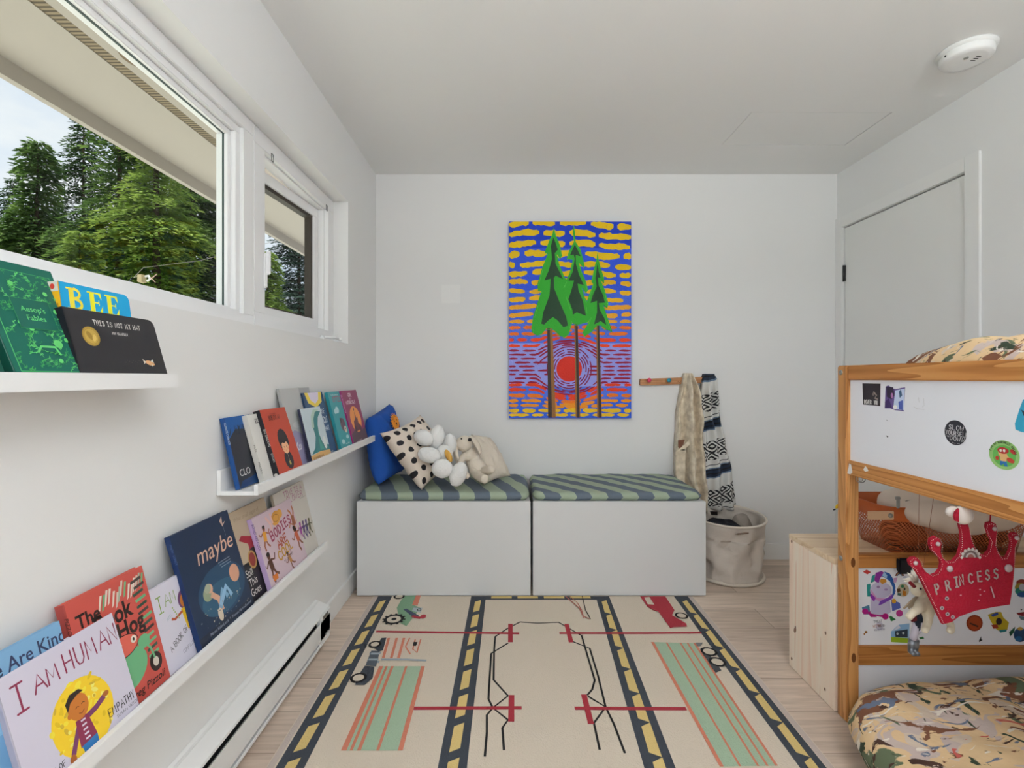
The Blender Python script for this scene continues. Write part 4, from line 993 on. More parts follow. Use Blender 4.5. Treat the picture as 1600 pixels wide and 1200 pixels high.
def book(lb, y0, w, h, t, xb, xt, zf, cover, spine=None, art=None, spart=None, board=False, rough=.4, name='book', lp=None):
    """book leaning on the wall: xb / xt = X of the front cover at its foot / head; sizes in metres, art in centimetres"""
    spine = spine or cover
    th = math.asin(max(-.9, min(.9, (xb-xt)/h))); sn, cs = math.sin(th), math.cos(th)
    o0 = Vector((xb, y0, zf+t*sn+.0004)); up = Vector((-sn, 0, cs)); nrm = Vector((cs, 0, sn)); rt = Vector((0, 1, 0))
    P = lambda u, v, d: o0+rt*u+up*v+nrm*d
    root = thing(name, lb, 'book', tuple(o0))
    mats = [cover, spine]
    def lbox(b, u0, u1, v0, v1, d0, d1, mi=0, bev=0):
        tt = bmesh.new(); box(tt, 0, 1, 0, 1, 0, 1)
        for v in tt.verts: v.co = P(u0+(u1-u0)*v.co.x, v0+(v1-v0)*v.co.y, d0+(d1-d0)*v.co.z)
        if bev: bmesh.ops.bevel(tt, geom=list(tt.edges), offset=bev, segments=1, affect='EDGES')
        for f in tt.faces: f.material_index = mi
        bmesh.ops.recalc_face_normals(tt, faces=list(tt.faces)); merge(b, tt)
    b = B(); bt = .0022
    if board:
        for d in (0, -t+bt):
            r = .014; pts = [(0, 0), (w-r, 0)]+[(w-r+r*math.sin(a), r-r*math.cos(a)) for a in np.linspace(.3, PI/2, 4)]+[(w-r+r*math.cos(a), h-r+r*math.sin(a)) for a in np.linspace(0, PI/2, 6)]+[(0, h)]
            prism(b, [P(u, v, d) for u, v in pts], nrm*(-bt), mi=0)
        lbox(b, -.001, .0015, 0, h, -t, 0, 1)
    else:
        lbox(b, 0, w, 0, h, -bt, 0, 0, .0006); lbox(b, 0, w, 0, h, -t, -t+bt, 0, .0006); lbox(b, -.0015, .0012, 0, h, -t, 0, 1, .0006)
    if art:
        A = Art(); art(A, w*100, h*100)
        A.into(b, lambda u, v, d: P(min(max(u/100, .0008), w-.0008), min(max(v/100, .0008), h-.0008), d), mats, eps=.00004)
    if spart:
        A = Art(); spart(A, t*100, h*100)
        A.into(b, lambda u, v, d: P(-.0016-d, v/100, -t+u/100), mats, eps=.00005)
    obj('cover', b, colmats(mats, rough), root)
    b = B(); m_ = .003 if not board else .001
    lbox(b, .0014, w-m_-(.008 if board else 0), m_ if not board else .0005, h-m_, -t+bt+.0001, -bt-.0001); obj('pages', b, M_PAGE, root)
    return root
def spine_text(txt, c, h0, hh, flip=False):
    def f(A, tw, h): A.type(txt, tw*.72, h*.93, hh, c, rot=-90, wide=.9)
    return f
def man(A, x, y, s, c, top=None, hair='#231a18', leg=None, sk=None, a=0):
    """small dancing figure"""
    sk = sk or c; k = math.radians(a)
    def R(u, v): return (x+s*(u*math.cos(k)-v*math.sin(k)), y+s*(u*math.sin(k)+v*math.cos(k)))
    A.line([R(-.08, .0), R(-.22, -.35), R(-.12, -.7)], s*.16, leg or sk); A.line([R(.08, .0), R(.25, -.3), R(.5, -.45)], s*.15, leg or sk)
    A.line([R(-.18, .55), R(-.5, .3), R(-.7, .5)], s*.11, sk); A.line([R(.18, .55), R(.5, .45), R(.68, .75)], s*.11, sk)
    A.poly([R(-.2, -.05), R(.2, -.05), R(.22, .62), R(-.22, .62)], top or c); A.up(); A.ell(*R(0, .82), s*.17, s*.2, sk); A.up(); A.ell(*R(0, .93), s*.18, s*.13, hair); A.up(-2)

XA = SX-.0135                     # front books stand against the lip
# --- top ledge
def art_fern(A, w, h):
    A.ring(w/2, h/2, 1, 1, .01, '#124238'); rr = random.Random(5)
    A.line([(1.0, 1.2), (w-1.0, 1.2), (w-1.0, h-1.6), (1.0, h-1.6), (1.0, 1.2)], .14, '#4aa35c'); A.up()
    for k in range(95):
        x, y = rr.uniform(1.8, w-1.8), rr.uniform(2, h-2.4); a = rr.uniform(0, 2*PI); L = rr.uniform(1.0, 2.4)
        pts = [(x+L*q*math.cos(a+q*1.2), y+L*q*math.sin(a+q*1.2)) for q in (0, .3, .6, 1)]
        pts = [(min(w-1.3, max(1.3, u)), min(h-1.9, max(1.5, v))) for u, v in pts]; c = rr.choice(['#3f9650', '#57b062', '#2f8050'])
        A.line(pts, .08, c)
        for (u, v) in pts[1:]: A.ell(u+.15, v+.1, .24, .09, c, rot=math.degrees(a)+50, n=8); A.ell(u-.15, v-.1, .24, .09, c, rot=math.degrees(a)-50, n=8)
    for k in range(9): A.ell(rr.uniform(2, w-2), rr.uniform(2, h-3), .42, .42, '#5db866', n=9)
    A.up(); A.rect(w*.27, h*.42, w*.75, h*.68, '#16564a').up(); A.line([(w*.27, h*.42), (w*.75, h*.42), (w*.75, h*.68), (w*.27, h*.68), (w*.27, h*.42)], .06, '#3f9650')
    A.type("Aesop's", w*.51, h*.57, .95, '#5db866', align='CENTER'); A.type('Fables', w*.51, h*.495, .95, '#5db866', align='CENTER')
    A.ell(w*.52, h*.27, 1.5, .9, '#16564a', n=16).ell(w*.66, h*.30, .8, .75, '#57b062', n=12); A.line([(w*.36, h*.22), (w*.42, h*.27), (w*.60, h*.27), (w*.64, h*.20)], .4, '#57b062')
book('dark green cloth-look book with leafy light green frame, left end of the top ledge', .735, .135, .205, .022, XA, XA-.078, Z1, '#15594c', '#0f4539', art_fern)
book('darker green book mostly cut off by the photo edge on the top ledge', .585, .135, .19, .02, XA, XA-.070, Z1, '#0e4438', '#0b382f', lambda A, w, h: (A.line([(1, 1), (w-1, 1), (w-1, h-1), (1, h-1), (1, 1)], .15, '#2f9a4c'), [A.ell(1.5+(k*37 % 100)/100*(w-3), 1.5+(k*61 % 100)/100*(h-3), .5, .3, '#2f9a4c', rot=k*40, n=8) for k in range(30)]))
def art_bee(A, w, h):
    A.rect(0, 0, w, h*.55, '#f0b81e').up(); x = 1.3
    for ch in 'BEE':
        c = ('#f2c83a', '#f6d52c', '#f0cf34')['BEE'.index(ch)]; y0, y1 = h*.735, h*.955; ww = 3.6
        A.rect(x+.5, y0, x+1.5, y1, c); A.rect(x, y0, x+2.2, y0+.28, c); A.rect(x, y1-.28, x+2.2, y1, c)
        if ch == 'B': A.ring(x+1.6, y0+(y1-y0)*.26, 1.35, (y1-y0)*.24, .55, c, a0=-90, a1=90); A.ring(x+1.5, y0+(y1-y0)*.75, 1.2, (y1-y0)*.22, .5, c, a0=-90, a1=90)
        else:
            A.rect(x+1.4, y0, x+3.1, y0+.28, c); A.rect(x+1.4, y1-.28, x+3.0, y1, c); A.rect(x+1.4, (y0+y1)/2-.12, x+2.5, (y0+y1)/2+.12, c)
            A.poly([(x+3.1, y0), (x+3.3, y0+1.5), (x+2.5, y0+.25)], c); A.poly([(x+3.0, y1), (x+3.1, y1-1.3), (x+2.4, y1-.25)], c); A.rect(x+2.4, (y0+y1)/2-.5, x+2.55, (y0+y1)/2+.5, c)
        x += ww+.35 if ch != 'B' else ww+.75
book('board book with yellow serif letters on bright blue, behind the black board book', .856, .158, .178, .020, XA-.030, XA-.052, Z1, '#1c93c4', '#d9a51f', art_bee, lambda A, t, h: (A.rect(0, h*.9, t, h, '#c8c4bc'), A.ell(t*.5, h*.95, .4, .5, '#c23a30'), [A.rect(.3, h*(.1+.08*k), t-.3, h*(.14+.08*k), '#a87a1c') for k in range(9)]), board=True)
def art_hat(A, w, h):
    A.ring(1, 1, .1, .1, .01, '#2a292c')
    A.hand('THIS IS NOT MY HAT', 5.6, h-2.7, .95, '#cfcdc8', w=.13, wide=.66, sp=.26, jit=.02); A.hand('JON KLASSEN', 9.2, h-4.2, .46, '#bab8b4', w=.10, wide=.75, sp=.25)
    A.ell(4.3, h-5.0, 1.85, 1.85, '#8f7430', n=36).up(); A.ell(4.3, h-5.0, 1.6, 1.6, '#a98c42', n=30).up(); A.ring(4.3, h-5, 1.45, 1.45, .08, '#7b6226'); A.ell(4.0, h-4.9, .5, .9, '#8a6f30', rot=30, n=14); A.ell(4.9, h-5.3, .4, .7, '#c0a45a', rot=-20, n=14)
    y = 3.6; x = w-4.3
    A.ell(x, y, 1.25, .50, '#c9996f', rot=-12).poly([(x-1.0, y+.2), (x-1.9, y+.9), (x-1.6, y+.1), (x-1.8, y-.3)], '#cfc5b4').poly([(x+.3, y+.4), (x+.9, y+.9), (x+1.1, y+.1)], '#b9c2ba').poly([(x+.2, y-.35), (x+.5, y-.8), (x+.6, y-.3)], '#b9c2ba').up(); A.ell(x+.8, y-.05, .09, .09, '#26211f', n=8)
    for k in range(9): A.ell(x-2.4-.5*k, y+.2+.25*math.sin(k*2.1), .07, .07, '#55504c', n=6)
book('black board book with round gold seal and a small orange fish', .846, .214, .133, .018, XA, XA-.036, Z1, '#2a292c', '#1a1a22', art_hat, board=True)

# --- middle ledge
def art_hair(A, w, h):
    A.rect(0, 0, w, h*.30, '#16345e').up()
    A.poly([(0, 0), (2, 2), (w*.6, 2.4), (w, 4), (w, h*.62), (w*.8, h*.80), (w*.3, h*.82), (0, h*.7)], '#2a2d34'); A.up(); rr = random.Random(2)
    for k in range(26): x = rr.uniform(0, w*.9); a = rr.uniform(.4, 1.9); A.line([(x, h*.74), (x+1.4*math.cos(a), h*.80+1.6*abs(math.sin(a)))], .18, '#1b2330')
    A.type('CLO', w*.10, h*.16, 2.1, '#c6c6c4')
book('dark blue picture book with bristly black shape, nearest end of the middle ledge', 1.420, .135, .212, .014, SX-.058, SX-.105, Z2, '#1a4f8c', '#123d74', art_hair, spine_text('CLIMATE CHANGE', '#a9b4c0', 0, .62))
def art_white(A, w, h):
    A.rect(w*.62, h*.36, w, h*.60, '#8f1f30').up(); A.rect(w*.62, h*.12, w, h*.35, '#59602e').up(); A.ell(w*.8, h*.5, 1.4, 1.8, '#3d1a20').ell(w*.8, h*.22, 1.4, 1.4, '#b09430'); A.type('ELLA', w*.25, h*.86, 1.5, '#1d1c20', bold=.02)
book('white paperback with red and olive squares, behind the orange-red book', 1.512, .150, .214, .016, SX-.034, SX-.090, Z2, '#c9c7c2', '#bdbab4', art_white, lambda A, t, h: (A.type('MUSIC', t*.8, h*.55, .6, '#5a5652', rot=-90), A.type('MAESTRO', t*.8, h*.3, .6, '#2a2826', rot=-90)))
def art_bob(A, w, h):
    A.rect(0, 0, w, .01, '#a8402c'); A.hand('BOB DYLAN', w*.24, h*.83, 1.5, '#2a1a18', w=.22, wide=.62, sp=.12, jit=.03); A.hand('LITTLE PEOPLE', w*.32, h*.91, .45, '#6b2a20', w=.08, wide=.7)
    x, y = w*.53, h*.40
    A.ell(x, y+1.8, 3.0, 3.9, '#262224', n=20); rr = random.Random(3)
    for k in range(22): a = k/22*2*PI; A.ell(x+2.7*math.cos(a), y+2.2+3.3*math.sin(a), .8, .8, '#262224', n=9)
    A.ell(x-.1, y-4.6, 2.9, 3.2, '#2b292d', n=20); A.up(); A.ell(x, y-.1, 2.3, 2.4, '#d3a079', n=26).up(); A.poly([(x-2.4, y+1.0), (x-1.3, y+2.9), (x+2.2, y+2.4), (x+2.4, y+.9), (x+1.2, y+1.6), (x, y+1.1), (x-1.2, y+1.5)], '#262224')
    A.ell(x-.8, y-.1, .18, .26, '#231c1c', n=10).ell(x+.9, y-.1, .18, .26, '#231c1c', n=10); A.line([(x-.3, y-1.2), (x+.1, y-1.4), (x+.5, y-1.2)], .12, '#9a4a3a'); A.ell(x-1.4, y-.8, .35, .25, '#cf8468', n=10).ell(x+1.5, y-.8, .35, .25, '#cf8468', n=10)
    A.line([(x, y-2.5), (x, y-6.6)], .12, '#b8a890').line([(x-.4, y-5.1), (x-.4, y-6.4)], .35, '#b8a34e').line([(x+.35, y-5.1), (x+.35, y-6.4)], .35, '#b8a34e').line([(x-.4, y-5.7), (x+.4, y-5.7)], .3, '#b8a34e')
book('orange-red book with drawn curly-haired child and thick black spine', 1.572, .176, .226, .022, XA, XA-.068, Z2, '#a8402c', '#1d1c22', art_bob, lambda A, t, h: (A.type('BIG DREAMS', t*.72, h*.72, .75, '#b9b6b2', rot=-90), A.type('DYLAN', t*.72, h*.36, .65, '#b9b6b2', rot=-90), A.ell(t*.5, h*.05, .6, .45, '#b9b6b2')))
def art_ku(A, w, h):
    A.poly([(0, 0), (w, 0), (w, h*.40), (w*.7, h*.44), (w*.45, h*.38), (w*.2, h*.46), (0, h*.40)], '#8f8aa6').up(); A.poly([(w*.62, h), (w*.60, h*.80), (w*.70, h*.62), (w*.85, h*.60), (w*.92, h*.76), (w, h*.9), (w, h)], '#8f9092').up(); A.ell(w*.74, h*.76, 1.4, 2.6, '#c2c4c4', n=18).ell(w*.84, h*.72, 1.0, 2.0, '#7f8082', n=16)
    A.ell(w*.35, h*.52, 4.5, 1.2, '#b4b5b4'); A.type('Ku', w*.12, h*.20, 3.0, '#d3d2d6', bold=.02, shear=.1)
    for k in range(5): A.rect(w*.34, h*(.15-.022*k), w*.6, h*(.158-.022*k), '#6e6a86')
book('tallest pale grey picture book with lavender foot, rising behind the middle-ledge books', 1.755, .262, .292, .009, XA-.030, SX-.106, Z2, '#a9aaa9', '#8e8e8e', art_ku)
def art_wave(A, w, h):
    A.poly([(0, 0), (w, 0), (w, 3.0), (w*.5, 3.6), (0, 3.0)], '#c49b62').up()
    A.poly([(1.2, 3.4), (w*.28, 5.5), (w*.42, h*.45), (w*.40, h*.66), (w*.50, h*.82), (w*.70, h*.93), (w*.95, h*.90), (w*.76, h*.80), (w*.66, h*.66), (w*.62, h*.5), (w*.70, h*.3), (w, 5.0), (w, 3.0), (w*.5, 3.6)], '#2b6f72').up()
    A.poly([(w*.34, h*.62), (w*.42, h*.84), (w*.62, h*.97), (w*.9, h*.94), (w*.66, h*.90), (w*.52, h*.78), (w*.46, h*.62)], '#9fb8ac').poly([(w*.5, 4), (w*.56, h*.4), (w*.62, h*.62), (w*.60, h*.4), (w*.72, 4)], '#3f8a80'); A.up()
    A.hand('SLUMBERLAND', 1.6, 1.0, 1.15, '#5a3a1c', w=.2, wide=.78); A.ell(w*.82, h*.3, 1.6, 2.6, '#c8cccc'); A.ell(w*.30, h*.7, .25, .12, '#6b7478').ell(w*.2, h*.58, .25, .12, '#6b7478')
book('pale book with curling teal wave and tan banner, middle ledge', 1.832, .192, .212, .010, XA, XA-.050, Z2, '#b3c0c6', '#26283c', art_wave, name='book')
def art_moon(A, w, h):
    A.poly([(w*.10, h), (w*.18, h*.84), (w*.5, h*.76), (w*.85, h*.84), (w*.92, h)], '#d8bf48').up(); A.poly([(w*.25, h), (w*.32, h*.88), (w*.5, h*.82), (w*.7, h*.88), (w*.78, h)], '#cdc3d6').up()
    A.hand('WHOSE', w*.46, h*.655, 1.9, '#cdd3da', w=.30, wide=.85); A.hand('MOON', w*.42, h*.50, 2.8, '#cdd3da', w=.46, wide=.85); A.hand('IS THAT', w*.42, h*.385, 1.8, '#cdd3da', w=.30, wide=.85); A.hand('KIM KRANS', w*.45, h*.03, .8, '#c4c6ca', w=.14)
    A.ell(w*.36, h*.2, 2.5, 3.2, '#b9b6ae'); A.ell(w*.2, h*.5, 1.4, 2.4, '#a9a6a0')
book('navy book with yellow moon and large white lettering, behind the wave book', 1.925, .205, .272, .009, XA-.014, XA-.082, Z2, '#25466a', '#1c3450', art_moon)
def art_teal(A, w, h):
    A.ell(w*.42, h*.68, 2.2, 1.6, '#a9c6c8').ell(w*.25, h*.66, 1.4, 1.1, '#a9c6c8').ell(w*.3, h*.14, 2.0, 1.1, '#9fc2c4').ell(w*.75, h*.2, 1.8, .9, '#9fc2c4').up(); A.ell(w*.62, h*.42, 3.0, 3.2, '#5d4452', rot=25).ell(w*.75, h*.33, 1.6, 1.6, '#c9b8a8').up(); A.ell(w*.5, h*.50, .9, 1.2, '#33262e').ell(w*.78, h*.34, .4, .4, '#2a2226')
    A.hand('OTTIS', w*.26, h*.82, 2.4, '#8f4a5c', w=.5, wide=.95); A.type('the little adventurer', w*.2, h*.93, .8, '#c3dcdc'); A.type('Anna West', w*.45, h*.08, .8, '#c3dcdc')
book('teal picture book with white clouds and a brown animal, middle ledge', 2.150, .145, .268, .014, XA, XA-.066, Z2, '#2f8a92', '#277a84', art_teal)
def art_mag(A, w, h):
    A.poly([(0, 0), (w, 0), (w, h*.26), (w*.7, h*.22), (w*.35, h*.28), (0, h*.2)], '#4a3240').up(); A.ell(w*.50, h*.45, w*.34, h*.245, '#d98a42', n=34).up(); A.poly([(w*.28, h*.30), (w*.34, h*.42), (w*.46, h*.46), (w*.50, h*.60), (w*.54, h*.46), (w*.62, h*.50), (w*.60, h*.38), (w*.74, h*.30), (w*.66, h*.24), (w*.34, h*.23)], '#5d2a34').ell(w*.36, h*.27, 1.6, 1.6, '#3f2430').ell(w*.66, h*.27, 1.6, 1.6, '#3f2430').ell(w*.50, h*.64, .7, .8, '#3f2430')
    A.hand('GIRL', w*.36, h*.88, 1.7, '#d6c3cc', w=.3, wide=.85); A.hand('ON A', w*.42, h*.825, .8, '#d6c3cc', w=.15, wide=.8); A.hand('MOTORCYCLE', w*.14, h*.745, 1.6, '#d6c3cc', w=.28, wide=.88, sp=.1); A.type('Amy Novesky', w*.3, h*.05, .8, '#c4aab4')
book('magenta book with orange sun and dark rider, far end of the middle ledge', 2.318, .228, .268, .016, XA, XA-.066, Z2, '#7c2450', '#8a2a68', art_mag, spine_text('GIRL ON A MOTORCYCLE', '#c9a4b8', 0, .6))

# --- lower ledge
def art_kind(A, w, h):
    A.rect(0, 0, w, h*.5, '#5d87ac').up(); A.type('We Are Kind', w*.35, h*.845, 2.3, '#2c3350', bold=.01, wide=.85)
book('light blue book peeping out above the white book with the yellow blob, lower ledge', .655, .225, .235, .009, XA-.016, XA-.072, Z3, '#6f97b8', '#5a7e9e', art_kind)
def art_human(A, w, h):
    A.hand('I', 1.5, h-6.6, 4.4, '#7b2a44', w=.34, wide=.8); A.hand('AM', 4.9, h-5.4, 2.8, '#7b2a44', w=.28, wide=.82); A.hand('HUMAN', 10.4, h-5.3, 3.3, '#7b2a44', w=.28, wide=.68, jit=.02)
    rr = random.Random(9); A.ell(11.4, 6.6, 6.0, 6.4, '#d8b62c', n=30)
    for k in range(60): a = rr.uniform(0, 2*PI); q = rr.uniform(.3, 1.03); A.ell(11.4+6*q*math.cos(a), 6.6+6.4*q*math.sin(a), rr.uniform(.3, .8), rr.uniform(.2, .5), rr.choice(['#e0c63c', '#c9a824', '#b99a34', '#dfcf6a']), n=8, rot=rr.uniform(0, 180))
    A.up(); x, y = 10.8, 8.6
    A.line([(x+.6, y-2.6), (x+3.0, y-2.2), (x+5.0, y-1.4)], 1.0, '#6b3a5c').line([(x-.6, y-2.6), (x-1.8, y-4.6), (x-3.0, y-6.6)], .9, '#6b3a5c'); A.ell(x+5.4, y-1.2, .7, .5, '#9a5a2c', n=10).ell(x-3.2, y-7.2, .6, .8, '#9a5a2c', n=10)
    A.poly([(x-1.2, y-2.0), (x+1.2, y-2.0), (x+1.9, y-6.2), (x-1.5, y-6.6)], '#7a2f48'); A.poly([(x-1.3, y-6.4), (x+1.9, y-6.2), (x+1.8, 0.2), (x-.9, .2)], '#2f6aa0'); A.up()
    for k in range(5): A.rect(x-.3, y-2.7-k*.8, x+.6, y-2.4-k*.8, '#c9c2d0')
    A.ell(x, y, 2.0, 2.2, '#b06a2e', n=24).ell(x-1.9, y-.6, .4, .5, '#b06a2e', n=10).up(); A.poly([(x-2.0, y+.2), (x-2.1, y+1.6), (x-1.0, y+2.7), (x+.8, y+2.7), (x+1.6, y+2.0), (x+.2, y+1.9), (x-1.2, y+1.3), (x-1.7, y+.5)], '#2c2422')
    A.line([(x-.6, y-.1), (x-.2, y+.1), (x+.1, y-.1)], .13, '#3a2418').line([(x+.6, y), (x+.95, y+.2), (x+1.3, y)], .13, '#3a2418').line([(x-.2, y-1.1), (x+.3, y-1.4), (x+.9, y-1.0)], .13, '#5a2a1c')
    A.hand('A BOOK OF', 1.2, 1.3, .9, '#39363c', w=.12, wide=.7, rot=4); A.hand('EMPATHY', 15.6, 3.0, 1.45, '#2e2b30', w=.16, wide=.60, rot=0); A.type('SUSAN VERDE', 17.0, 1.9, .6, '#6b6a72')
book('white book with a child on a yellow blob, nearest book on the lower ledge', .757, .222, .202, .011, XA, XA-.058, Z3, '#bdb8c6', '#9a96a4', art_human)
def art_hog(A, w, h):
    G_ = '#5f9a70'; D_ = '#2a201e'; rr = random.Random(11)
    for k in range(15): x = 6.2+k*.78; y = h-2.6-rr.uniform(0, 1.4)+.5*math.sin(k); A.poly([(x, y-1.5), (x+.5, y-1.2), (x+1.6, y+1.4), (x+1.1, y+1.5)], rr.choice(['#b9b0a4', '#8f9a8a', '#6b6a66', G_, '#c6bcb0']))
    for k in range(13): y = h-2.8-k*1.35; x = w-2.6+rr.uniform(-.5, .5); A.poly([(x-1.3, y), (x+1.6, y+.35), (x+1.5, y+.95), (x-1.4, y+.6)], rr.choice([G_, '#b9b0a4', '#2f4a3c', '#7d8a78', '#3a3432']))
    A.up(); A.type('The', 1.4, h-5.6, 2.6, D_, bold=.025, wide=.9); A.type('Book', 4.6, h-8.4, 3.5, D_, bold=.03, wide=.85); A.type('Hog', 9.0, h-12.0, 3.4, D_, bold=.03, wide=.85)
    A.ell(9.6, 7.2, 5.0, 3.8, G_, n=28, rot=15); A.up(); A.ell(9.6, 12.0, 3.8, 2.1, '#c25a4c', n=24); A.ring(9.6, 12.0, 3.8, 2.1, .18, D_); A.up(); A.ell(8.6, 12.6, .75, .75, '#c9c2b4', n=14).ell(12.3, 12.3, .75, .75, '#c9c2b4', n=14).up(); A.ell(8.6, 12.6, .25, .35, D_, n=8).ell(12.3, 12.3, .25, .35, D_, n=8)
    A.ell(14.6, 10.6, 1.6, 1.4, G_, n=16).ell(16.3, 5.2, 1.7, 2.0, D_, n=18).ell(7.0, 4.2, 1.6, 1.9, D_, n=18).up(); A.ell(16.3, 5.2, .8, 1.0, '#b9b0a4', n=14).ell(7.0, 4.2, .8, 1.0, '#b9b0a4', n=14); A.line([(14.6, 10.4), (15.8, 8.5), (16.3, 6)], .5, G_)
    A.type('Greg Pizzoli', 7.6, 1.3, 1.5, D_, shear=.2, bold=.015)
book('coral-red picture book with a green scooter, behind the white books', .895, .190, .255, .017, XA-.014, XA-.078, Z3, '#ac4a41', '#8e3a34', art_hog, lambda A, t, h: (A.type('PIZZOLI', t*.75, h*.9, .8, '#3a1f1c', rot=-90), A.rect(0, h*.42, t, h*.5, '#b9b0a4')))
def art_love(A, w, h):
    A.hand('I', 1.2, h-6.0, 3.6, '#6f8a3a', w=.24, wide=.75); A.hand('AM', 3.6, h-5.2, 2.5, '#6f8a3a', w=.20, wide=.72)
    x, y = 8.0, h-8
    A.ell(x+1.4, y+2.0, 1.9, 2.3, '#5d3a60', n=20).up(); A.ell(x+1.4, y+1.7, 1.3, 1.6, '#b06a2e', n=18).up(); A.poly([(x-.2, y+.2), (x+3.2, y+.2), (x+3.0, y-5), (x+.6, y-5)], '#c9a51f'); A.line([(x+.2, y-.4), (x-2.6, y-1.1), (x-3.6, y-.6)], .6, '#9a4a30'); A.poly([(x+1, y-5), (x+3.4, y-5), (x+3.4, 3.2), (x+1.6, 3.0)], '#5d3a60')
    for k in range(6): A.ell(x-2.6+k*.25, y+1.6-k*.6, .2, .2, '#7f9a3e', n=7)
    A.line([(x-5, y), (x-3.6, y+.6)], .14, '#8fa0a6').line([(x-5, y-.3), (x-3.2, y+.2)], .1, '#8fa0a6'); A.hand('A BOOK OF', 2.2, 4.4, 1.35, '#39363c', w=.15, wide=.62, rot=18, jit=.05); A.hand('COMPASSION', 5.5, 2.2, .9, '#7a7886', w=.1, wide=.6, rot=8)
book('narrow-looking white book with thin green letters, tucked behind the navy book', 1.086, .160, .196, .009, XA-.016, XA-.064, Z3, '#bfbcc8', '#8d8ba0', art_love)
def art_maybe(A, w, h):
    A.ell(w*.55, h*.36, w*.42, h*.22, '#23405a', n=30).up(); A.ell(w*.5, h*.30, w*.34, h*.14, '#2c5068', n=30).up(); A.poly([(0, 0), (w, 0), (w, 3.2), (0, 3.2)], '#1c2434').up()
    A.type('maybe', w*.26, h*.655, 4.6, '#bf9a86', shear=.25, bold=.0, wide=.95)
    for k in range(3): A.rect(w*.58+k*.4, h*.58-k*.7, w*.80, h*.584-k*.7, '#8f9aa6')
    A.ell(w*.80, h*.42, 2.2, 2.4, '#b98a72', n=30); A.poly([(w*.80, h*.93), (w*.86, h*.97), (w*.84, h*.90), (w*.90, h*.91), (w*.83, h*.87)], '#b59a8c'); A.line([(w*.84, h*.88), (w*.84, h*.78)], .05, '#8f9aa6')
    x, y = w*.38, h*.28
    A.ell(x-2.0, y+3.4, 2.0, 1.8, '#7f8a72', rot=30, n=18); A.line([(x-1, y+2.8), (x+1.2, y+.8), (x+1.6, y-2.6)], 1.5, '#b98f78'); A.line([(x+1.0, y-1.8), (x+3.6, y+2.2), (x+4.9, y-.4)], 1.5, '#6f93ae').line([(x+1.4, y-1.2), (x+5.3, y+2.4), (x+6.6, y-.8)], 1.4, '#7fa2bc'); A.up()
    A.ell(x-.9, y+4.3, 1.1, 1.2, '#b98f78', n=16).up(); A.ell(x-1.7, y+4.6, 1.3, 1.1, '#8b9280', rot=30, n=14); A.ell(x+.4, y-3.2, 1.0, 1.7, '#b9ab98', n=14); rr = random.Random(8)
    for k in range(38): A.ell(rr.uniform(2, w-2), rr.uniform(3.2, 8), rr.uniform(.1, .32), rr.uniform(.1, .26), rr.choice(['#8f8578', '#6b7f76', '#a9a090', '#54606a']), n=7)
    A.type('Morris Kalin Lunck  *  Thomas Harris-Burland', w*.16, 2.0, .72, '#8f97a6', shear=.2); A.rect(w*.17, 1.25, w*.72, 1.35, '#4d586a')
book('large navy picture book with a reclining figure and a pink disc, lower ledge', 1.178, .240, .292, .013, XA, XA-.082, Z3, '#1c2a42', '#162a52', art_maybe, spine_text('maybe   LUNCK', '#4c6088', 0, .6))
def art_still(A, w, h):
    A.rect(0, 0, w, h*.42, '#16141a').up(); A.type('What small signs of', w*.12, h*.885, 1.3, '#8f7f68', shear=.1); A.poly([(w*.12, h*.68), (w*.30, h*.60), (w*.30, h*.36), (w*.62, h*.36), (w*.6, h*.74), (w*.46, h*.78), (w*.42, h*.66), (w*.2, h*.72)], '#8c2530').up(); A.ell(w*.36, h*.40, 3.6, 3.8, '#1d181a', n=26).up(); A.ell(w*.30, h*.42, 2.2, 2.8, '#a08048', n=24).up(); A.ell(w*.30, h*.42, 1.6, 2.1, '#7c2f26', n=22)
    A.type('Still', w*.07, h*.27, 2.3, '#c2bfba', wide=.8); A.type('This', w*.09, h*.165, 2.3, '#c2bfba', wide=.8); A.type('Goes', w*.07, h*.06, 2.3, '#c2bfba', wide=.8)
book('tan, red and black book with white words, between navy and pale lilac books', 1.428, .222, .272, .009, XA-.018, SX-.106, Z3, '#a69580', '#8c7c68', art_still)
def art_bodies(A, w, h):
    sk = ['#8a5236', '#5c3626', '#a4673f', '#6e4430', '#7d4a30']
    for x, y, s, a, i, tp in ((4.2, 14.8, 4.6, -10, 0, '#c98a2c'), (3.6, 5.4, 5.6, 5, 1, '#4d2c20'), (24.6, 17, 5.2, 170, 2, '#8a5236'), (24.2, 8.2, 5.4, 12, 4, '#b0563a'), (15.5, 3.6, 4.0, 20, 3, '#a8763a')): man(A, x, y, s, sk[i], tp, sk=sk[i], leg=sk[i], a=a)
    A.up(3)
    A.ell(13.6, 19.6, 3.3, 2.2, '#c08a3c', rot=15, n=20).ell(16.8, 20.3, 1.6, 1.5, '#c08a3c', n=14).up(); A.ring(13.6, 19.6, 2.0, 1.2, .12, '#6b4218'); A.line([(7.5, 21.5), (9.5, 18.6), (9.2, 16.6)], 1.0, '#c9a19a').line([(10.6, 22.0), (11, 18.5)], .9, '#c9a19a')
    A.rect(2.3, 2.0, 5.3, 3.8, '#c06a26'); A.up(2)
    for tx, x, y, hh, c in (('BODIES', 7.6, 13.4, 2.9, '#86304a'), ('ARE', 10.2, 9.9, 2.6, '#96452e'), ('COOL', 8.8, 6.1, 3.0, '#a67c24')):
        A.hand(tx, x, y, hh, c, w=.62, wide=.88, sp=.22, rot=8)
    A.hand('TYLER FEDER', 11.2, 4.6, .8, '#3a3036', w=.11, wide=.8, rot=8)
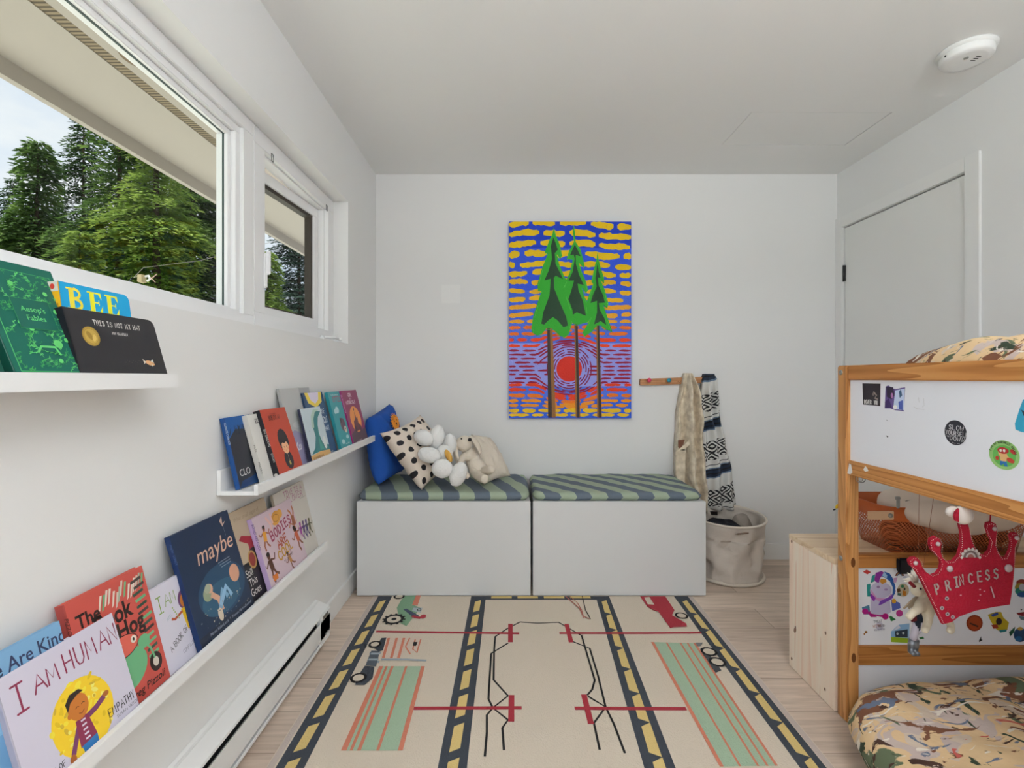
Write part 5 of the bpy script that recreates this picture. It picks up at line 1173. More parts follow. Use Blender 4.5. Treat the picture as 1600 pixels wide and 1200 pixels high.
book('pale lilac book crowded with dancing brown figures, lower ledge', 1.520, .268, .232, .015, XA, XA-.066, Z3, '#b7a3ac', '#a48fb4', art_bodies, spine_text('BODIES ARE COOL', '#4a3c6c', 0, .8))
def art_time(A, w, h):
    A.hand('TIME IS A', w*.30, h*.895, 1.9, '#9c6a80', w=.32, wide=.95); A.hand('FLOWER', w*.36, h*.80, 2.1, '#9c6a80', w=.34, wide=1.0); A.rect(w*.76, h*.775, w*.95, h*.779, '#55505a')
    for k, c in enumerate(('#8a3a5c', '#8e3f8a', '#4a3460', '#3c2f66', '#4c4a2c')): man(A, w*.45+k*2.55, h*.34-k*.2, 3.9, c, c, hair=c, sk=c, leg=c, a=-8)
book('white book with a row of small purple-to-olive dancers, end of the lower ledge', 1.682, .246, .268, .009, XA-.017, XA-.080, Z3, '#b6b1a9', '#8e8478', art_time)
#@@PART4
# ------------------------------------------------------------------ raw pine box behind the bed end
BX = 1.100
t = thing('pine_box', 'tall raw pine box standing against the far end of the bed', 'box', (1.5, 1.79, 0))
b = B(); box(b, BX, BX+.024, 1.664, 1.912, .002, .500, .001); obj('side_panel', b, M_RAW, t)
b = B(); box(b, BX, 1.98, 1.913, 1.934, .002, .500, .001); obj('end_panel', b, M_RAW, t)
b = B(); box(b, BX-.001, 1.98, 1.664, 1.935, .500, .520, .0015); obj('top_panel', b, wood('raw_pine_top', '#d0bca2', '#c9b294', '#b89c7c', 'X', 6), t)
b = B(); box(b, 1.956, 1.98, 1.664, 1.912, .002, .500, .001); obj('side_panel', b, M_RAW, t)
b = B(); box(b, 1.6, 1.62, 1.664, 1.912, .002, .500, .001); obj('divider', b, M_RAW, t)
for (px, py) in ((1243, 980), (1237, 1029), (1290, 989), (1289, 1077), (1237, 846)):
    p = atX(px, py, BX); b = B(); ellipsoid(b, p, (.0022, .004, .006), None, 10); obj('screw_hole', b, mat('#6e5648', .8), t)
p = atX(1243, 981, BX); b = B(); ellipsoid(b, p+Vector((0, .003, -.01)), (.0018, .007, .013), rotz('X', 25), 12); obj('knot', b, mat('#8a6a58', .8), t)

# ------------------------------------------------------------------ reversible bunk bed
PX0, PX1, PY0, PY1 = 1.104, 1.146, 1.609, 1.656
EY = -.40
t = bed = thing('bunk_bed', 'low orange pine bunk bed with white side boards covered in stickers', 'bed', (1.55, .65, 0))
XW = 2.030
def post(x0, x1, y0, y1):
    b = B(); box(b, x0, x1, y0, y1, 0, 1.176, .004); return obj('post', b, M_PINEZ, bed)
p1 = post(PX0, PX1, PY0, PY1); post(XW-.042, XW, PY0, PY1); post(PX0, PX1, EY, EY+.047); post(XW-.042, XW, EY, EY+.047)
for (px, py) in ((1314, 582), (1314, 872)):
    p = atX(px, py, PX0); b = B(); lathe(b, [(.0085, .001), (.0085, -.002), (.006, -.003), (.003, -.0015), (0, -.0015)], p, 'X', 16); obj('bolt', b, M_STEEL, p1, True)
for (px, py) in ((1333, 879), (1334, 1028)):
    p = atY(px, py, PY0); b = B(); t_ = bmesh.new(); bmesh.ops.create_uvsphere(t_, u_segments=14, v_segments=8, radius=1)
    for v in t_.verts: v.co = Vector((p.x+v.co.x*.0075, p.y+v.co.y*.0015, p.z+v.co.z*.016))
    merge(b, t_); obj('bolt_slot', b, mat('#5e3413', .8), p1)
RX0, RX1 = 1.107, 1.131
for xx0, xx1 in ((RX0, RX1), (XW-.028, XW-.004)):
    b = B(); box(b, xx0, xx1, EY+.047, PY0, 1.128, 1.176, .003); top_r = obj('top_rail', b, M_PINE, bed)
    b = B(); box(b, xx0, xx1, EY+.047, PY0, .818, .865, .003); low_r = obj('lower_rail', b, M_PINE, bed)
    if xx0 == RX0: rail_low = low_r
b = B(); box(b, 1.116, 1.124, EY+.04, PY0+.005, .860, 1.132); panel = obj('side_board', b, M_BOARD, bed)
b = B(); box(b, XW-.020, XW-.012, EY+.04, PY0+.005, .860, 1.132); obj('side_board', b, M_BOARD, bed)
# end frames
for y0, y1 in ((1.620, 1.650), (EY+.006, EY+.036)):
    b = B(); box(b, PX1, XW-.042, y0, y1, .505, .548, .003); obj('end_rail', b, M_PINEX, bed)
    b = B(); box(b, PX1, XW-.042, y0, y1, .183, .246, .003); obj('end_rail', b, M_PINEX, bed)
    b = B(); box(b, PX1-.004, XW-.038, y0+.011, y1-.011, .240, .510); eb = obj('end_board', b, M_BOARD, bed)
    if y0 > 1: end_board = eb
    b = B(); box(b, PX1-.004, XW-.038, y0+.011, y1-.011, .03, .188); obj('end_board', b, M_BOARD, bed)
b = B(); box(b, RX1, XW-.028, EY+.05, PY0-.004, .845, .860); obj('bunk_base', b, M_BOARD, bed)
for q in range(2): b = B(); box(b, PX1, XW-.042, (PY0+.01, EY+.01)[q], (PY0+.035, EY+.035)[q], .818, .865, .002); obj('cross_bar', b, M_PINEX, bed)
# chipped white paint on the lower rail
for pts in (((1324, 740), (1327, 724), (1330, 726), (1332, 738), (1329, 741)), ((1349, 734), (1352, 728), (1355, 731), (1357, 736), (1352, 737))):
    A = Art(); q = [atX(x, y, RX0) for x, y in pts]; A.poly([(p.y, p.z) for p in q], '#cfcbc6')
    ms = []; b = B(); A.into(b, lambda u, v, h: Vector((RX0-.0002-h, u, v)), ms); obj('paint_chip', b, colmats(ms), rail_low)
def sticker(c, parent, fn, plane, lab=None):
    """c: centre (px, py); fn(A) draws in centimetres round 0,0"""
    A = Art(); fn(A); ms = []; b = B()
    if plane == 'X':
        p = atX(c[0], c[1], 1.116); A.into(b, lambda u, v, h: Vector((1.116-.0003-h, p.y-u/100, p.z+v/100)), ms)
    else:
        p = atY(c[0], c[1], 1.631); A.into(b, lambda u, v, h: Vector((p.x+u/100, 1.631-.0003-h, p.z+v/100)), ms)
    o = obj('sticker', b, colmats(ms, .35), parent)
    if lab: o['label'] = lab
    return o
def pxs(pts, c):            # photographed outline -> centimetres on the side board round centre c
    o = atX(c[0], c[1], 1.116); r = []
    for x, y in pts: p = atX(x, y, 1.116); r.append(((o.y-p.y)*100, (p.z-o.z)*100))
    return r
c = (1361.5, 617)
def s1(A):
    A.poly(pxs([(1347.7, 599), (1376, 599.5), (1375.5, 634.5), (1348.5, 632)], c), '#2a272a').up(); A.line(pxs([(1365, 612), (1370, 618), (1367, 622), (1372, 624)], c), .5, '#8a8078').ell(.9, .2, .5, .5, '#6b625c', n=8)
    o = pxs([(1350.5, 630.5)], c)[0]; A.hand('POWER', o[0], o[1], 1.2, '#c9c6c2', w=.22, wide=.5, sp=.18); o = pxs([(1366, 632)], c)[0]; A.hand('YOU', o[0], o[1], 1.2, '#c9c6c2', w=.22, wide=.42, sp=.18)
sticker(c, panel, s1, 'X', 'black square sticker with white lettering')
c = (1399, 621)
def s2(A):
    A.poly(pxs([(1384, 604), (1388, 602), (1396, 607), (1400, 608), (1408, 606), (1414.5, 605), (1412.5, 642.5), (1399, 641), (1391, 638), (1382.5, 638)], c), '#5a4a80').up()
    A.poly(pxs([(1399, 610), (1414, 607), (1412.5, 641), (1396, 639)], c), '#b3c0dc').up(); A.poly(pxs([(1385, 604), (1396, 605), (1398, 618), (1393, 624), (1386, 620)], c), '#2a2238').poly(pxs([(1405, 612), (1408, 608), (1410, 618), (1406, 622)], c), '#3d5a78').ell(*pxs([(1394, 618)], c)[0], .45, .8, '#a06ca0', n=10).poly(pxs([(1383, 628), (1389, 622), (1394, 637), (1383, 637)], c), '#3a2c5c').poly(pxs([(1404, 628), (1411, 625), (1411, 641), (1405, 639)], c), '#4a5aa0').ell(*pxs([(1399, 636)], c)[0], .8, .6, '#e0e0ea', n=10)
sticker(c, panel, s2, 'X', 'torn violet and pale blue picture sticker')
c = (1493, 676)
def s3(A):
    A.ell(0, 0, 3.05, 3.12, '#2b2b33', n=36).up(); A.hand('SLOW', -1.9, .75, 1.15, '#cfcfd2', w=.15, wide=.92, rot=-3); A.hand('YOURSELF', -2.75, -.65, 1.1, '#cfcfd2', w=.14, wide=.72, rot=-2); A.hand('DOWN', -1.5, -1.95, 1.05, '#cfcfd2', w=.14, wide=.95, rot=-2); A.hand('THE', -2.35, -1.3, .32, '#b0b0b4', w=.07, wide=.8); A.line([(-.9, -2.5), (-.2, -2.7), (.2, -2.65)], .09, '#b9b9bc').line([(.5, -2.7), (1.3, -2.55)], .09, '#b9b9bc')
sticker(c, panel, s3, 'X', 'round black sticker with white hand lettering')
c = (1569, 711)
def s4(A):
    A.ell(0, 0, 3.45, 3.3, '#86b06a', n=40).up(); A.ell(0, -.2, 2.6, 2.4, '#5ba04c', n=30).up(); A.ell(-.3, .35, 1.0, .9, '#c9a06c', n=16).poly([(-.9, .2), (.8, .2), (.5, -1.6), (-.7, -1.6)], '#c9a06c').poly([(-.8, -1.4), (.6, -1.4), (.9, -2.5), (.1, -2.5), (0, -1.9), (-.5, -2.4), (-.9, -2.3)], '#2d6aa0').up(); A.ell(-.2, 1.0, 1.3, .75, '#a32c2c', n=18).line([(.6, -.1), (1.4, -.7), (2.2, -1.0)], .35, '#c9a06c').ell(-1.5, -.9, .45, .5, '#a83a2c', n=10).ell(1.5, -1.0, .9, .55, '#a83a2c', rot=-15, n=12).ell(2.0, 1.0, .7, .45, '#a32c2c', rot=-30, n=12).up(); A.ell(-.7, .95, .28, .34, '#d0ccc4', n=10).ell(.1, 1.0, .28, .34, '#d0ccc4', n=10)
    for k, ch in enumerate('I AM MY HARSHEST CRITIC'):
        a = math.radians(168-k*7.0); A.hand(ch, 2.78*math.cos(a)-.2, 2.66*math.sin(a), .46, '#22301c', w=.10, wide=.75, rot=math.degrees(a)-90)
sticker(c, panel, s4, 'X', 'round green sticker with a small red-masked figure')
c = (1596, 650)
def s5(A):
    q = pxs([(1599, 624), (1593, 640), (1586, 662), (1587, 671), (1596, 675), (1610, 676), (1640, 672), (1646, 640), (1630, 622)], c); A.poly(q, '#2f8fae').up(); A.poly(pxs([(1596, 640), (1606, 646), (1620, 642), (1612, 652), (1600, 650)], c), '#26303a').poly(pxs([(1612, 626), (1630, 628), (1628, 640), (1614, 640)], c), '#c4d4da')
sticker(c, panel, s5, 'X', 'teal rounded sticker cut off by the photo edge')
for c, w_ in (((1387, 682), 1), ((1386.5, 657), .6)):
    sticker(c, panel, lambda A: A.poly([(-.6*w_, .25), (.1, .15), (.35*w_, -.1), (-.1, -.35*w_)], '#4a4a4c' if w_ == 1 else '#9a9aa0'), 'X')
sticker((1437, 630), panel, lambda A: A.line([(-1.9, -1.1), (-.8, -1.6), (1.6, -1.6)], .10, '#b5b4b4').line([(-.3, 1.6), (-.1, .2)], .12, '#b5b5b8').line([(1.4, 1.4), (1.5, -.6), (.9, -1.0)], .1, '#b7b6b6'), 'X')

# stickers on the far end board
EYB = 1.631
def q10(x, y): return (1330+x*.1, 870+y*.1)
def cm(pts, c):
    o = atY(c[0], c[1], EYB); r = []
    for x, y in pts: p = atY(*q10(x, y), EYB); r.append(((p.x-o.x)*100, (p.z-o.z)*100))
    return r
c = q10(470, 620)
def uni(A):
    P = lambda *p: cm([(p[i], p[i+1]) for i in range(0, len(p), 2)], c)
    A.poly(P(240, 430, 300, 420, 300, 620, 250, 620), '#24827e').poly(P(165, 790, 280, 750, 300, 900, 190, 900), '#3a6f88').poly(P(620, 660, 760, 720, 770, 800, 640, 850), '#4a58a0').up()
    A.poly(P(200, 880, 300, 900, 420, 930, 560, 960, 560, 880, 300, 850), '#94126c').poly(P(300, 660, 600, 660, 620, 860, 560, 900, 430, 910, 300, 880), '#a8a3bc').up(); A.ell(*P(460, 520)[0], 3.6, 2.7, '#aaa6be', n=28); A.up()
    A.poly(P(300, 500, 400, 640, 560, 650, 630, 560, 600, 640, 430, 690, 330, 640), '#b07ca8').poly(P(290, 560, 380, 640, 355, 700, 300, 640), '#7a2c90').poly(P(420, 760, 450, 690, 600, 620, 700, 520, 640, 650, 480, 740), '#6a3a9a')
    A.poly(P(360, 360, 380, 250, 470, 220, 520, 250, 450, 330, 430, 410, 380, 390), '#7a2a86').poly(P(470, 300, 520, 230, 600, 260, 650, 340, 690, 470, 680, 580, 640, 620, 650, 480, 600, 380, 530, 330), '#27559a').poly(P(300, 410, 320, 300, 370, 270, 360, 380), '#25807e').poly(P(660, 330, 720, 320, 700, 400, 660, 400), '#b08aac').up(); A.poly(P(440, 380, 460, 340, 540, 350, 550, 390, 480, 430), '#b07a2c')
    A.poly(P(480, 290, 510, 230, 560, 290, 550, 340), '#8fb0cc'); A.ell(*P(420, 470)[0], .55, .45, '#7a6488', n=12).ell(*P(540, 510)[0], .6, .4, '#8a76a0', n=12)
    A.ell(*P(215, 850)[0], 1.05, 1.0, '#94126c', n=16).ell(*P(530, 930)[0], 1.1, 1.05, '#a0126c', n=16).ell(*P(750, 880)[0], 1.15, 1.15, '#a03078', n=16).poly(P(270, 890, 360, 900, 400, 940, 300, 940), '#94126c').ell(*P(665, 690)[0], .75, .8, '#b98a24', n=12)
sticker(c, end_board, uni, 'Y', 'pink, violet and blue sitting pony sticker')
def blob(cx_, cy_, *shapes):
    c = q10(cx_, cy_)
    def f(A):
        for s_ in shapes:
            if s_[0] == 'p': A.poly(cm([(s_[2][i], s_[2][i+1]) for i in range(0, len(s_[2]), 2)], c), s_[1])
            elif s_[0] == 'e': o = cm([(s_[2], s_[3])], c)[0]; A.ell(o[0], o[1], s_[4], s_[5], s_[1], n=20)
            elif s_[0] == 'h': o = cm([(s_[2], s_[3])], c)[0]; A.hand(s_[5], o[0], o[1], s_[4], s_[1], w=s_[4]*.16, wide=.8, rot=6)
            elif s_[0] == 'a': o = cm([(s_[2], s_[3])], c)[0]; A.ring(o[0], o[1], s_[4], s_[4], s_[5], s_[1], a0=0, a1=180)
            A.up()
    return c, f
for lab, (c, f) in (
  ('small red sticker', blob(250, 240, ('p', '#a02a2a', (180, 235, 240, 200, 310, 240, 250, 275)))),
  ('little rainbow sticker', blob(760, 270, ('a', '#5d2226', 755, 300, 1.25, .35), ('a', '#8a6a3a', 755, 300, .95, .25), ('a', '#3a5a88', 755, 300, .7, .25), ('e', '#b0b4c4', 840, 320, .7, .4))),
  ('round tan sticker with dark speckles', blob(800, 500, ('e', '#a89c84', 810, 520, 2.0, 2.2), ('e', '#2f6a48', 800, 460, .55, .55), ('p', '#4a3018', (710, 500, 760, 490, 770, 540, 720, 560)), ('p', '#a5651e', (800, 520, 860, 540, 850, 610, 800, 600)), ('p', '#3d5a58', (720, 560, 780, 570, 770, 610, 720, 600)), ('e', '#2a2018', 830, 500, .3, .5))),
  ('green leaf sticker', blob(640, 960, ('p', '#1f6a36', (590, 930, 620, 920, 700, 980, 620, 1010)))),
  ('white round sticker with small lettering', blob(440, 1080, ('e', '#b2b0c0', 440, 1080, 1.3, 1.3), ('h', '#3a4a58', 350, 1030, .75, 'TREAT'), ('h', '#a0562a', 340, 1105, .8, 'WITH'), ('h', '#2a2a30', 425, 1095, .7, 'KIND'), ('h', '#5a5a78', 360, 1155, .55, 'KINDNESS'))),
  ('tiny brown bear-shaped sticker', blob(240, 1180, ('e', '#8a5a20', 230, 1175, .5, .4), ('e', '#8a5a20', 205, 1205, .3, .3))),
  ('blue and green square sticker with a curled corner', blob(800, 1200, ('p', '#7ea3c4', (740, 1060, 910, 1040, 900, 1330, 620, 1310, 620, 1170)), ('p', '#86a024', (620, 1250, 890, 1270, 890, 1345, 620, 1330)), ('p', '#2a3440', (680, 1160, 880, 1130, 880, 1260, 690, 1250)), ('e', '#a9b4b4', 720, 1200, .35, .4), ('e', '#a9b4b4', 810, 1190, .4, .4), ('p', '#c4c2cc', (640, 1160, 740, 1060, 770, 1110)))),
  ('small green leaf sticker by the hanging doll', blob(1100, 1270, ('p', '#2c6a34', (1060, 1260, 1120, 1245, 1140, 1275, 1080, 1290)))),
  ): sticker(c, end_board, f, 'Y', lab)
def zz(x, y): return (1460+x*.0875, 900+y*.0875)
def blob2(cx_, cy_, *shapes):
    q = lambda x, y: ((zz(x, y)[0]-1330)*10, (zz(x, y)[1]-870)*10)
    out = []
    for s_ in shapes:
        if s_[0] == 'p': v = []; [v.extend(q(s_[2][i], s_[2][i+1])) for i in range(0, len(s_[2]), 2)]; out.append(('p', s_[1], v))
        else: out.append((s_[0], s_[1], *q(s_[2], s_[3]), *s_[4:]))
    return blob(*q(cx_, cy_), *out)
for lab, (c, f) in (
  ('round rust-orange sticker', blob2(715, 840, ('e', '#7e2f14', 715, 840, 2.75, 2.75), ('e', '#943c1a', 715, 840, 2.2, 2.2), ('p', '#341a12', (620, 850, 640, 830, 790, 890, 770, 915)))),
  ('yellow sticker with a dark centre', blob2(1140, 850, ('p', '#a8921e', (950, 690, 1090, 640, 1190, 640, 1230, 740, 1330, 830, 1300, 960, 1190, 1010, 1080, 930, 1000, 800)), ('e', '#2a1e28', 1150, 810, 1.0, 1.2), ('p', '#27408a', (1000, 690, 1130, 645, 1140, 690, 1040, 730)), ('p', '#8a2e1c', (1010, 870, 1120, 860, 1140, 930, 1050, 940)), ('p', '#1f6a70', (1150, 960, 1290, 950, 1280, 990, 1170, 1010)))),
  ('rainbow ring sticker with a white heart', blob2(1560, 210, ('e', '#7a2a14', 1560, 120, 1.9, 1.2), ('e', '#8a7420', 1530, 200, 1.8, 1.4), ('e', '#1c6a5c', 1540, 270, 1.9, 1.3), ('e', '#1f4a80', 1570, 330, 1.8, .9), ('e', '#a8a6ac', 1570, 200, 1.2, 1.2))),
  ('round blue sea sticker with palm', blob2(1520, 1050, ('e', '#1d3a5a', 1530, 1050, 2.2, 2.4), ('e', '#a8822c', 1530, 940, .9, .6), ('e', '#235a8a', 1500, 1120, 1.2, .9), ('p', '#1f4a34', (1330, 1000, 1440, 900, 1420, 1000, 1350, 1080)))),
  ('red and grey scrap sticker', blob2(1540, 700, ('p', '#7c2024', (1460, 660, 1600, 640, 1600, 720, 1500, 700)), ('p', '#5a7078', (1500, 710, 1600, 725, 1600, 790, 1540, 780)), ('e', '#241c22', 1550, 600, .3, .2))),
  ('tiny black pen mark', blob2(825, 1130, ('p', '#1c1c20', (790, 1160, 835, 1070, 835, 1130, 860, 1140, 800, 1180)))),
  ): sticker(c, end_board, f, 'Y', lab)
# key ring hooked under the rail and a yellow clip behind the post
t = thing('key_ring', 'small steel split ring hanging under the lower rail near the post', 'ring', (1.135, 1.58, .80))
p = Vector((1.13, 1.575, .806)); b = B(); tube(b, [p+Vector((.0105*math.cos(a), 0, .0105*math.sin(a)+.003)) for a in np.linspace(0, 2*PI, 25)], .0014, 6); tube(b, [p+Vector((.011*math.cos(a)-.006, .003, .011*math.sin(a)+.004)) for a in np.linspace(0, 2*PI, 25)], .0012, 6); obj('ring', b, M_STEEL, t)
p = atY(1306.5, 793, 1.665); b = B(); ellipsoid(b, p+Vector((.004, 0, .004)), (.006, .002, .009), rotz('Y', 35), 12); o = obj('hair_clip', b, mat('#c9a82a', .5), None); tag(o, 'small yellow clip sticking out behind the far bed post', 'clip')
b = B(); ellipsoid(b, p+Vector((-.006, 0, -.007)), (.006, .0015, .0025), rotz('Y', -20), 10); obj('clip_tip', b, M_BLACK, o)

# ------------------------------------------------------------------ bedding
def jungle():
    m, t, bb = new_mat('jungle_print'); c = nd(t, 'ShaderNodeTexCoord')
    nw = nd(t, 'ShaderNodeTexNoise'); nw.inputs['Scale'].default_value = 7; nw.inputs['Detail'].default_value = 2; t.links.new(c.outputs['Object'], nw.inputs[0])
    wv = nd(t, 'ShaderNodeMixRGB', blend_type='ADD'); wv.inputs[0].default_value = .10; t.links.new(c.outputs['Object'], wv.inputs[1]); t.links.new(nw.outputs['Color'], wv.inputs[2])
    def layer(scale, loc, stretch, base, lo, col, detail=3, rotz_=0):
        mp = nd(t, 'ShaderNodeMapping'); mp.inputs['Location'].default_value = loc; mp.inputs['Scale'].default_value = stretch; mp.inputs['Rotation'].default_value = (0, 0, rotz_); t.links.new(wv.outputs[0], mp.inputs[0])
        n = nd(t, 'ShaderNodeTexNoise'); n.inputs['Scale'].default_value = scale; n.inputs['Detail'].default_value = detail; n.inputs['Distortion'].default_value = 1.0; t.links.new(mp.outputs[0], n.inputs[0])
        r = ramp(t, n.outputs[0], [(lo, (0, 0, 0, 1)), (lo+.015, (1, 1, 1, 1))])
        mx = nd(t, 'ShaderNodeMixRGB'); t.links.new(r.outputs[0], mx.inputs[0]); t.links.new(base, mx.inputs[1]); mx.inputs[2].default_value = seen(col); return mx.outputs[0]
    rgb = nd(t, 'ShaderNodeRGB'); rgb.outputs[0].default_value = seen('#c9ac84')
    x = layer(7, (1, 2, 0), (1, 1, 1), rgb.outputs[0], .57, '#bfae9c')
    x = layer(8, (9, 4, 2), (1, 1.4, 1), x, .58, '#b3a29b')
    x = layer(8, (3, 7, 1), (1.3, .7, 1), x, .575, '#566048', 6)
    x = layer(13, (3.1, 7.1, 1), (1.3, .5, 1), x, .61, '#2c3828', 6, .6)
    x = layer(10, (5, 1, 6), (.6, 1.5, 1), x, .595, '#6e4630', 4, .4)
    x = layer(16, (5, 1.1, 6), (.6, 1.5, 1), x, .625, '#40281e', 4, .4)
    x = layer(12, (11, 3, 3), (.5, 1.6, 1), x, .62, '#5a6478', 5, -.5)
    x = layer(13, (2, 13, 3), (.4, 1.8, 1), x, .70, '#b4544a', 3)
    x = layer(20, (21, 13, 3), (.3, 2.2, 1), x, .64, '#d0c8bc', 3, .9)
    t.links.new(x, bb.inputs['Base Color']); bb.inputs['Roughness'].default_value = .9
    n2 = nd(t, 'ShaderNodeTexNoise'); n2.inputs['Scale'].default_value = 9; n2.inputs['Detail'].default_value = 4; t.links.new(c.outputs['Object'], n2.inputs[0]); bp = nd(t, 'ShaderNodeBump'); bp.inputs['Strength'].default_value = .5; bp.inputs['Distance'].default_value = .02
    t.links.new(n2.outputs[0], bp.inputs['Height']); t.links.new(bp.outputs[0], bb.inputs['Normal']); return m
M_JUNG = jungle()
def duvet(name, x0, x1, y0, y1, z0, hfn, m, lb, cat, seed, n=(60, 70), expo=6):
    b = B(); V = {}; nx, ny = n; hx, hy, cx_, cy_ = (x1-x0)/2, (y1-y0)/2, (x0+x1)/2, (y0+y1)/2
    for s in (0, 1):
        for i in range(nx+1):
            for j in range(ny+1):
                u, v = 2*i/nx-1, 2*j/ny-1
                if (i in (0, nx) or j in (0, ny)) and s: V[i, j, 1] = V[i, j, 0]; continue
                m_ = max(abs(u), abs(v)); rr = (abs(u)**expo+abs(v)**expo)**(1/expo) or 1; k = m_/rr if m_ else 1
                x, y = cx_+u*k*hx, cy_+v*k*hy; d_ = min((1-abs(u))*hx, (1-abs(v))*hy); q = min(1, d_/.11); pr = math.sqrt(max(0, 1-(1-q)**2)); H_ = hfn(x, y)
                w = .018*noise.noise(Vector((x*5, y*5, seed)))+.010*noise.noise(Vector((x*13, y*11, seed)))
                zt = z0+H_*.5+(H_*.5+w)*pr; zbm = z0+H_*.5-H_*.5*pr
                if (i in (0, nx) or j in (0, ny)): zt = z0+H_*.5
                V[i, j, s] = b.verts.new((x, y, zt if s == 0 else zbm))
    for s in (0, 1):
        for i in range(nx):
            for j in range(ny):
                q = [V[i, j, s], V[i+1, j, s], V[i+1, j+1, s], V[i, j+1, s]]
                try: b.faces.new(q if s == 0 else q[::-1])
                except ValueError: pass
    bmesh.ops.recalc_face_normals(b, faces=list(b.faces))
    o = obj(name, b, m, None, True); tag(o, lb, cat); return o
duvet('lower_duvet', .955, 1.985, .15, 1.597, .006, lambda x, y: .165+.03*math.sin(min(1, max(0, (x-.95)/.8))*PI/2), M_JUNG, 'jungle-print duvet with beige ground on the mattress under the bunk', 'duvet', 3, expo=4.5)
b = B(); box(b, 1.14, 1.98, EY+.08, 1.585, .862, .975, .02); o = obj('mattress', b, mat('#c9c6c2', .9), None, True); tag(o, 'white mattress lying in the upper bunk', 'mattress')
duvet('upper_duvet', 1.138, 1.975, .10, 1.600, .978, lambda x, y: .235+.045*math.sin(min(1, max(0, (1.60-y)/.5))*PI/2)+.010*math.sin(x*9), M_JUNG, 'jungle-print duvet puffed up above the top rail of the upper bunk', 'duvet', 9)

# ------------------------------------------------------------------ mesh basket on the pine box
def perforated():
    m = bpy.data.materials.new('perforated_orange'); m.use_nodes = True; t = m.node_tree; bb = t.nodes['Principled BSDF']
    bb.inputs['Base Color'].default_value = seen('#a5552c'); bb.inputs['Roughness'].default_value = .45
    c = nd(t, 'ShaderNodeTexCoord'); s = nd(t, 'ShaderNodeSeparateXYZ'); t.links.new(c.outputs['Object'], s.inputs[0])
    a = mth(t, 'ADD', s.outputs['X'], s.outputs['Y'])
    u = mth(t, 'FRACT', mth(t, 'MULTIPLY', mth(t, 'ADD', a, s.outputs['Z']), 85)); v = mth(t, 'FRACT', mth(t, 'MULTIPLY', mth(t, 'SUBTRACT', a, s.outputs['Z']), 85))
    hole = mth(t, 'MULTIPLY', mth(t, 'GREATER_THAN', u, .36), mth(t, 'GREATER_THAN', v, .36))
    tr = nd(t, 'ShaderNodeBsdfTransparent'); mx = nd(t, 'ShaderNodeMixShader'); t.links.new(hole, mx.inputs[0]); t.links.new(bb.outputs[0], mx.inputs[1]); t.links.new(tr.outputs[0], mx.inputs[2]); t.links.new(mx.outputs[0], t.nodes['Material Output'].inputs[0]); return m
M_PERF = perforated(); M_ORNG = mat('#a34f22', .4)
bc = (1.560, 1.800); BZ = .5205
def rrect(hx, hy, r, z, n=8):
    out = []
    for sx_, sy_, a0 in ((1, 1, 0), (-1, 1, PI/2), (-1, -1, PI), (1, -1, 1.5*PI)):
        for k in range(n): a = a0+PI/2*k/(n-1); out.append((bc[0]+sx_*(hx-r)+r*math.cos(a), bc[1]+sy_*(hy-r)+r*math.sin(a), z))
    return out
def loft(b, rings, closed_bottom=True):
    R = [[b.verts.new(p) for p in r] for r in rings]
    for p, q in zip(R, R[1:]):
        for i in range(len(p)): b.faces.new((p[i], p[(i+1) % len(p)], q[(i+1) % len(p)], q[i]))
    if closed_bottom: b.faces.new(R[0])
    bmesh.ops.recalc_face_normals(b, faces=list(b.faces)); return b
t = thing('mesh_basket', 'orange perforated metal basket with a pale handle plate, on the pine box', 'basket', (bc[0], bc[1], BZ))
obj('mesh_wall', loft(B(), [rrect(.225, .095, .04, BZ+.001), rrect(.240, .105, .05, BZ+.06), rrect(.262, .112, .055, BZ+.125)]), M_PERF, t, True)
obj('band', loft(B(), [rrect(.262, .1125, .055, BZ+.118), rrect(.272, .119, .06, BZ+.168), rrect(.269, .116, .06, BZ+.169), rrect(.258, .109, .055, BZ+.118)], False), M_ORNG, t, True)
h0 = atY(1339, 798, 1.66); b = B(); box(b, 1.232, 1.322, 1.6870, 1.6930, BZ+.125, BZ+.155, .002); obj('handle_plate', b, mat('#c8a684', .6), t)
b = B(); lathe(b, [(.008, 0), (.008, -.003), (.005, -.005), (0, -.005)], (1.308, 1.6870, BZ+.140), 'Y', 16); obj('rivet', b, M_STEEL, t, True)
for lb, c_, r_, h in (('pale pink knitted bundle showing through the mesh basket', (1.58, 1.80, BZ+.050), (.075, .07, .048), '#c4a79a'), ('brown and rust scarf in the left end of the mesh basket', (1.44, 1.80, BZ+.045), (.07, .07, .042), '#8a4e34'), ('dark cloth bundle in the right end of the mesh basket', (1.73, 1.80, BZ+.045), (.07, .065, .042), '#5c3a2e')):
    b = B(); ellipsoid(b, c_, r_, None, 24, rough=.15); o = obj('cloth_bundle', b, mat(h, .95, bump=.8, bscale=80), None, True); tag(o, lb, 'cloth')
t = thing('cream_pouch', 'cream zipped cushion lying on top of the orange mesh basket', 'cushion', (1.6, 1.80, BZ+.17))
def pouch():
    b = B(); ellipsoid(b, (1.560, 1.742, BZ+.155), (.212, .135, .074), None, 40)
    for v in b.verts:
        yn = (v.co.y-1.742)/.135; v.co.y = 1.742+.135*math.copysign(abs(yn)**.5, yn); v.co.z += .006*noise.noise(v.co*14)+.003*math.sin(v.co.x*70+v.co.y*20)*(1 if v.co.z < BZ+.19 else 0)
    return b
obj('fabric', pouch(), mat('#c0b2a5', .85, bump=.3, bscale=60), t, True)
pts = []
for u in np.linspace(-.88, .6, 16): pts.append((1.560+.212*u, 1.742-.135*math.sqrt(max(0, 1-u*u))*.60, BZ+.155+.074*math.sqrt(max(0, 1-u*u))*.83+.001))
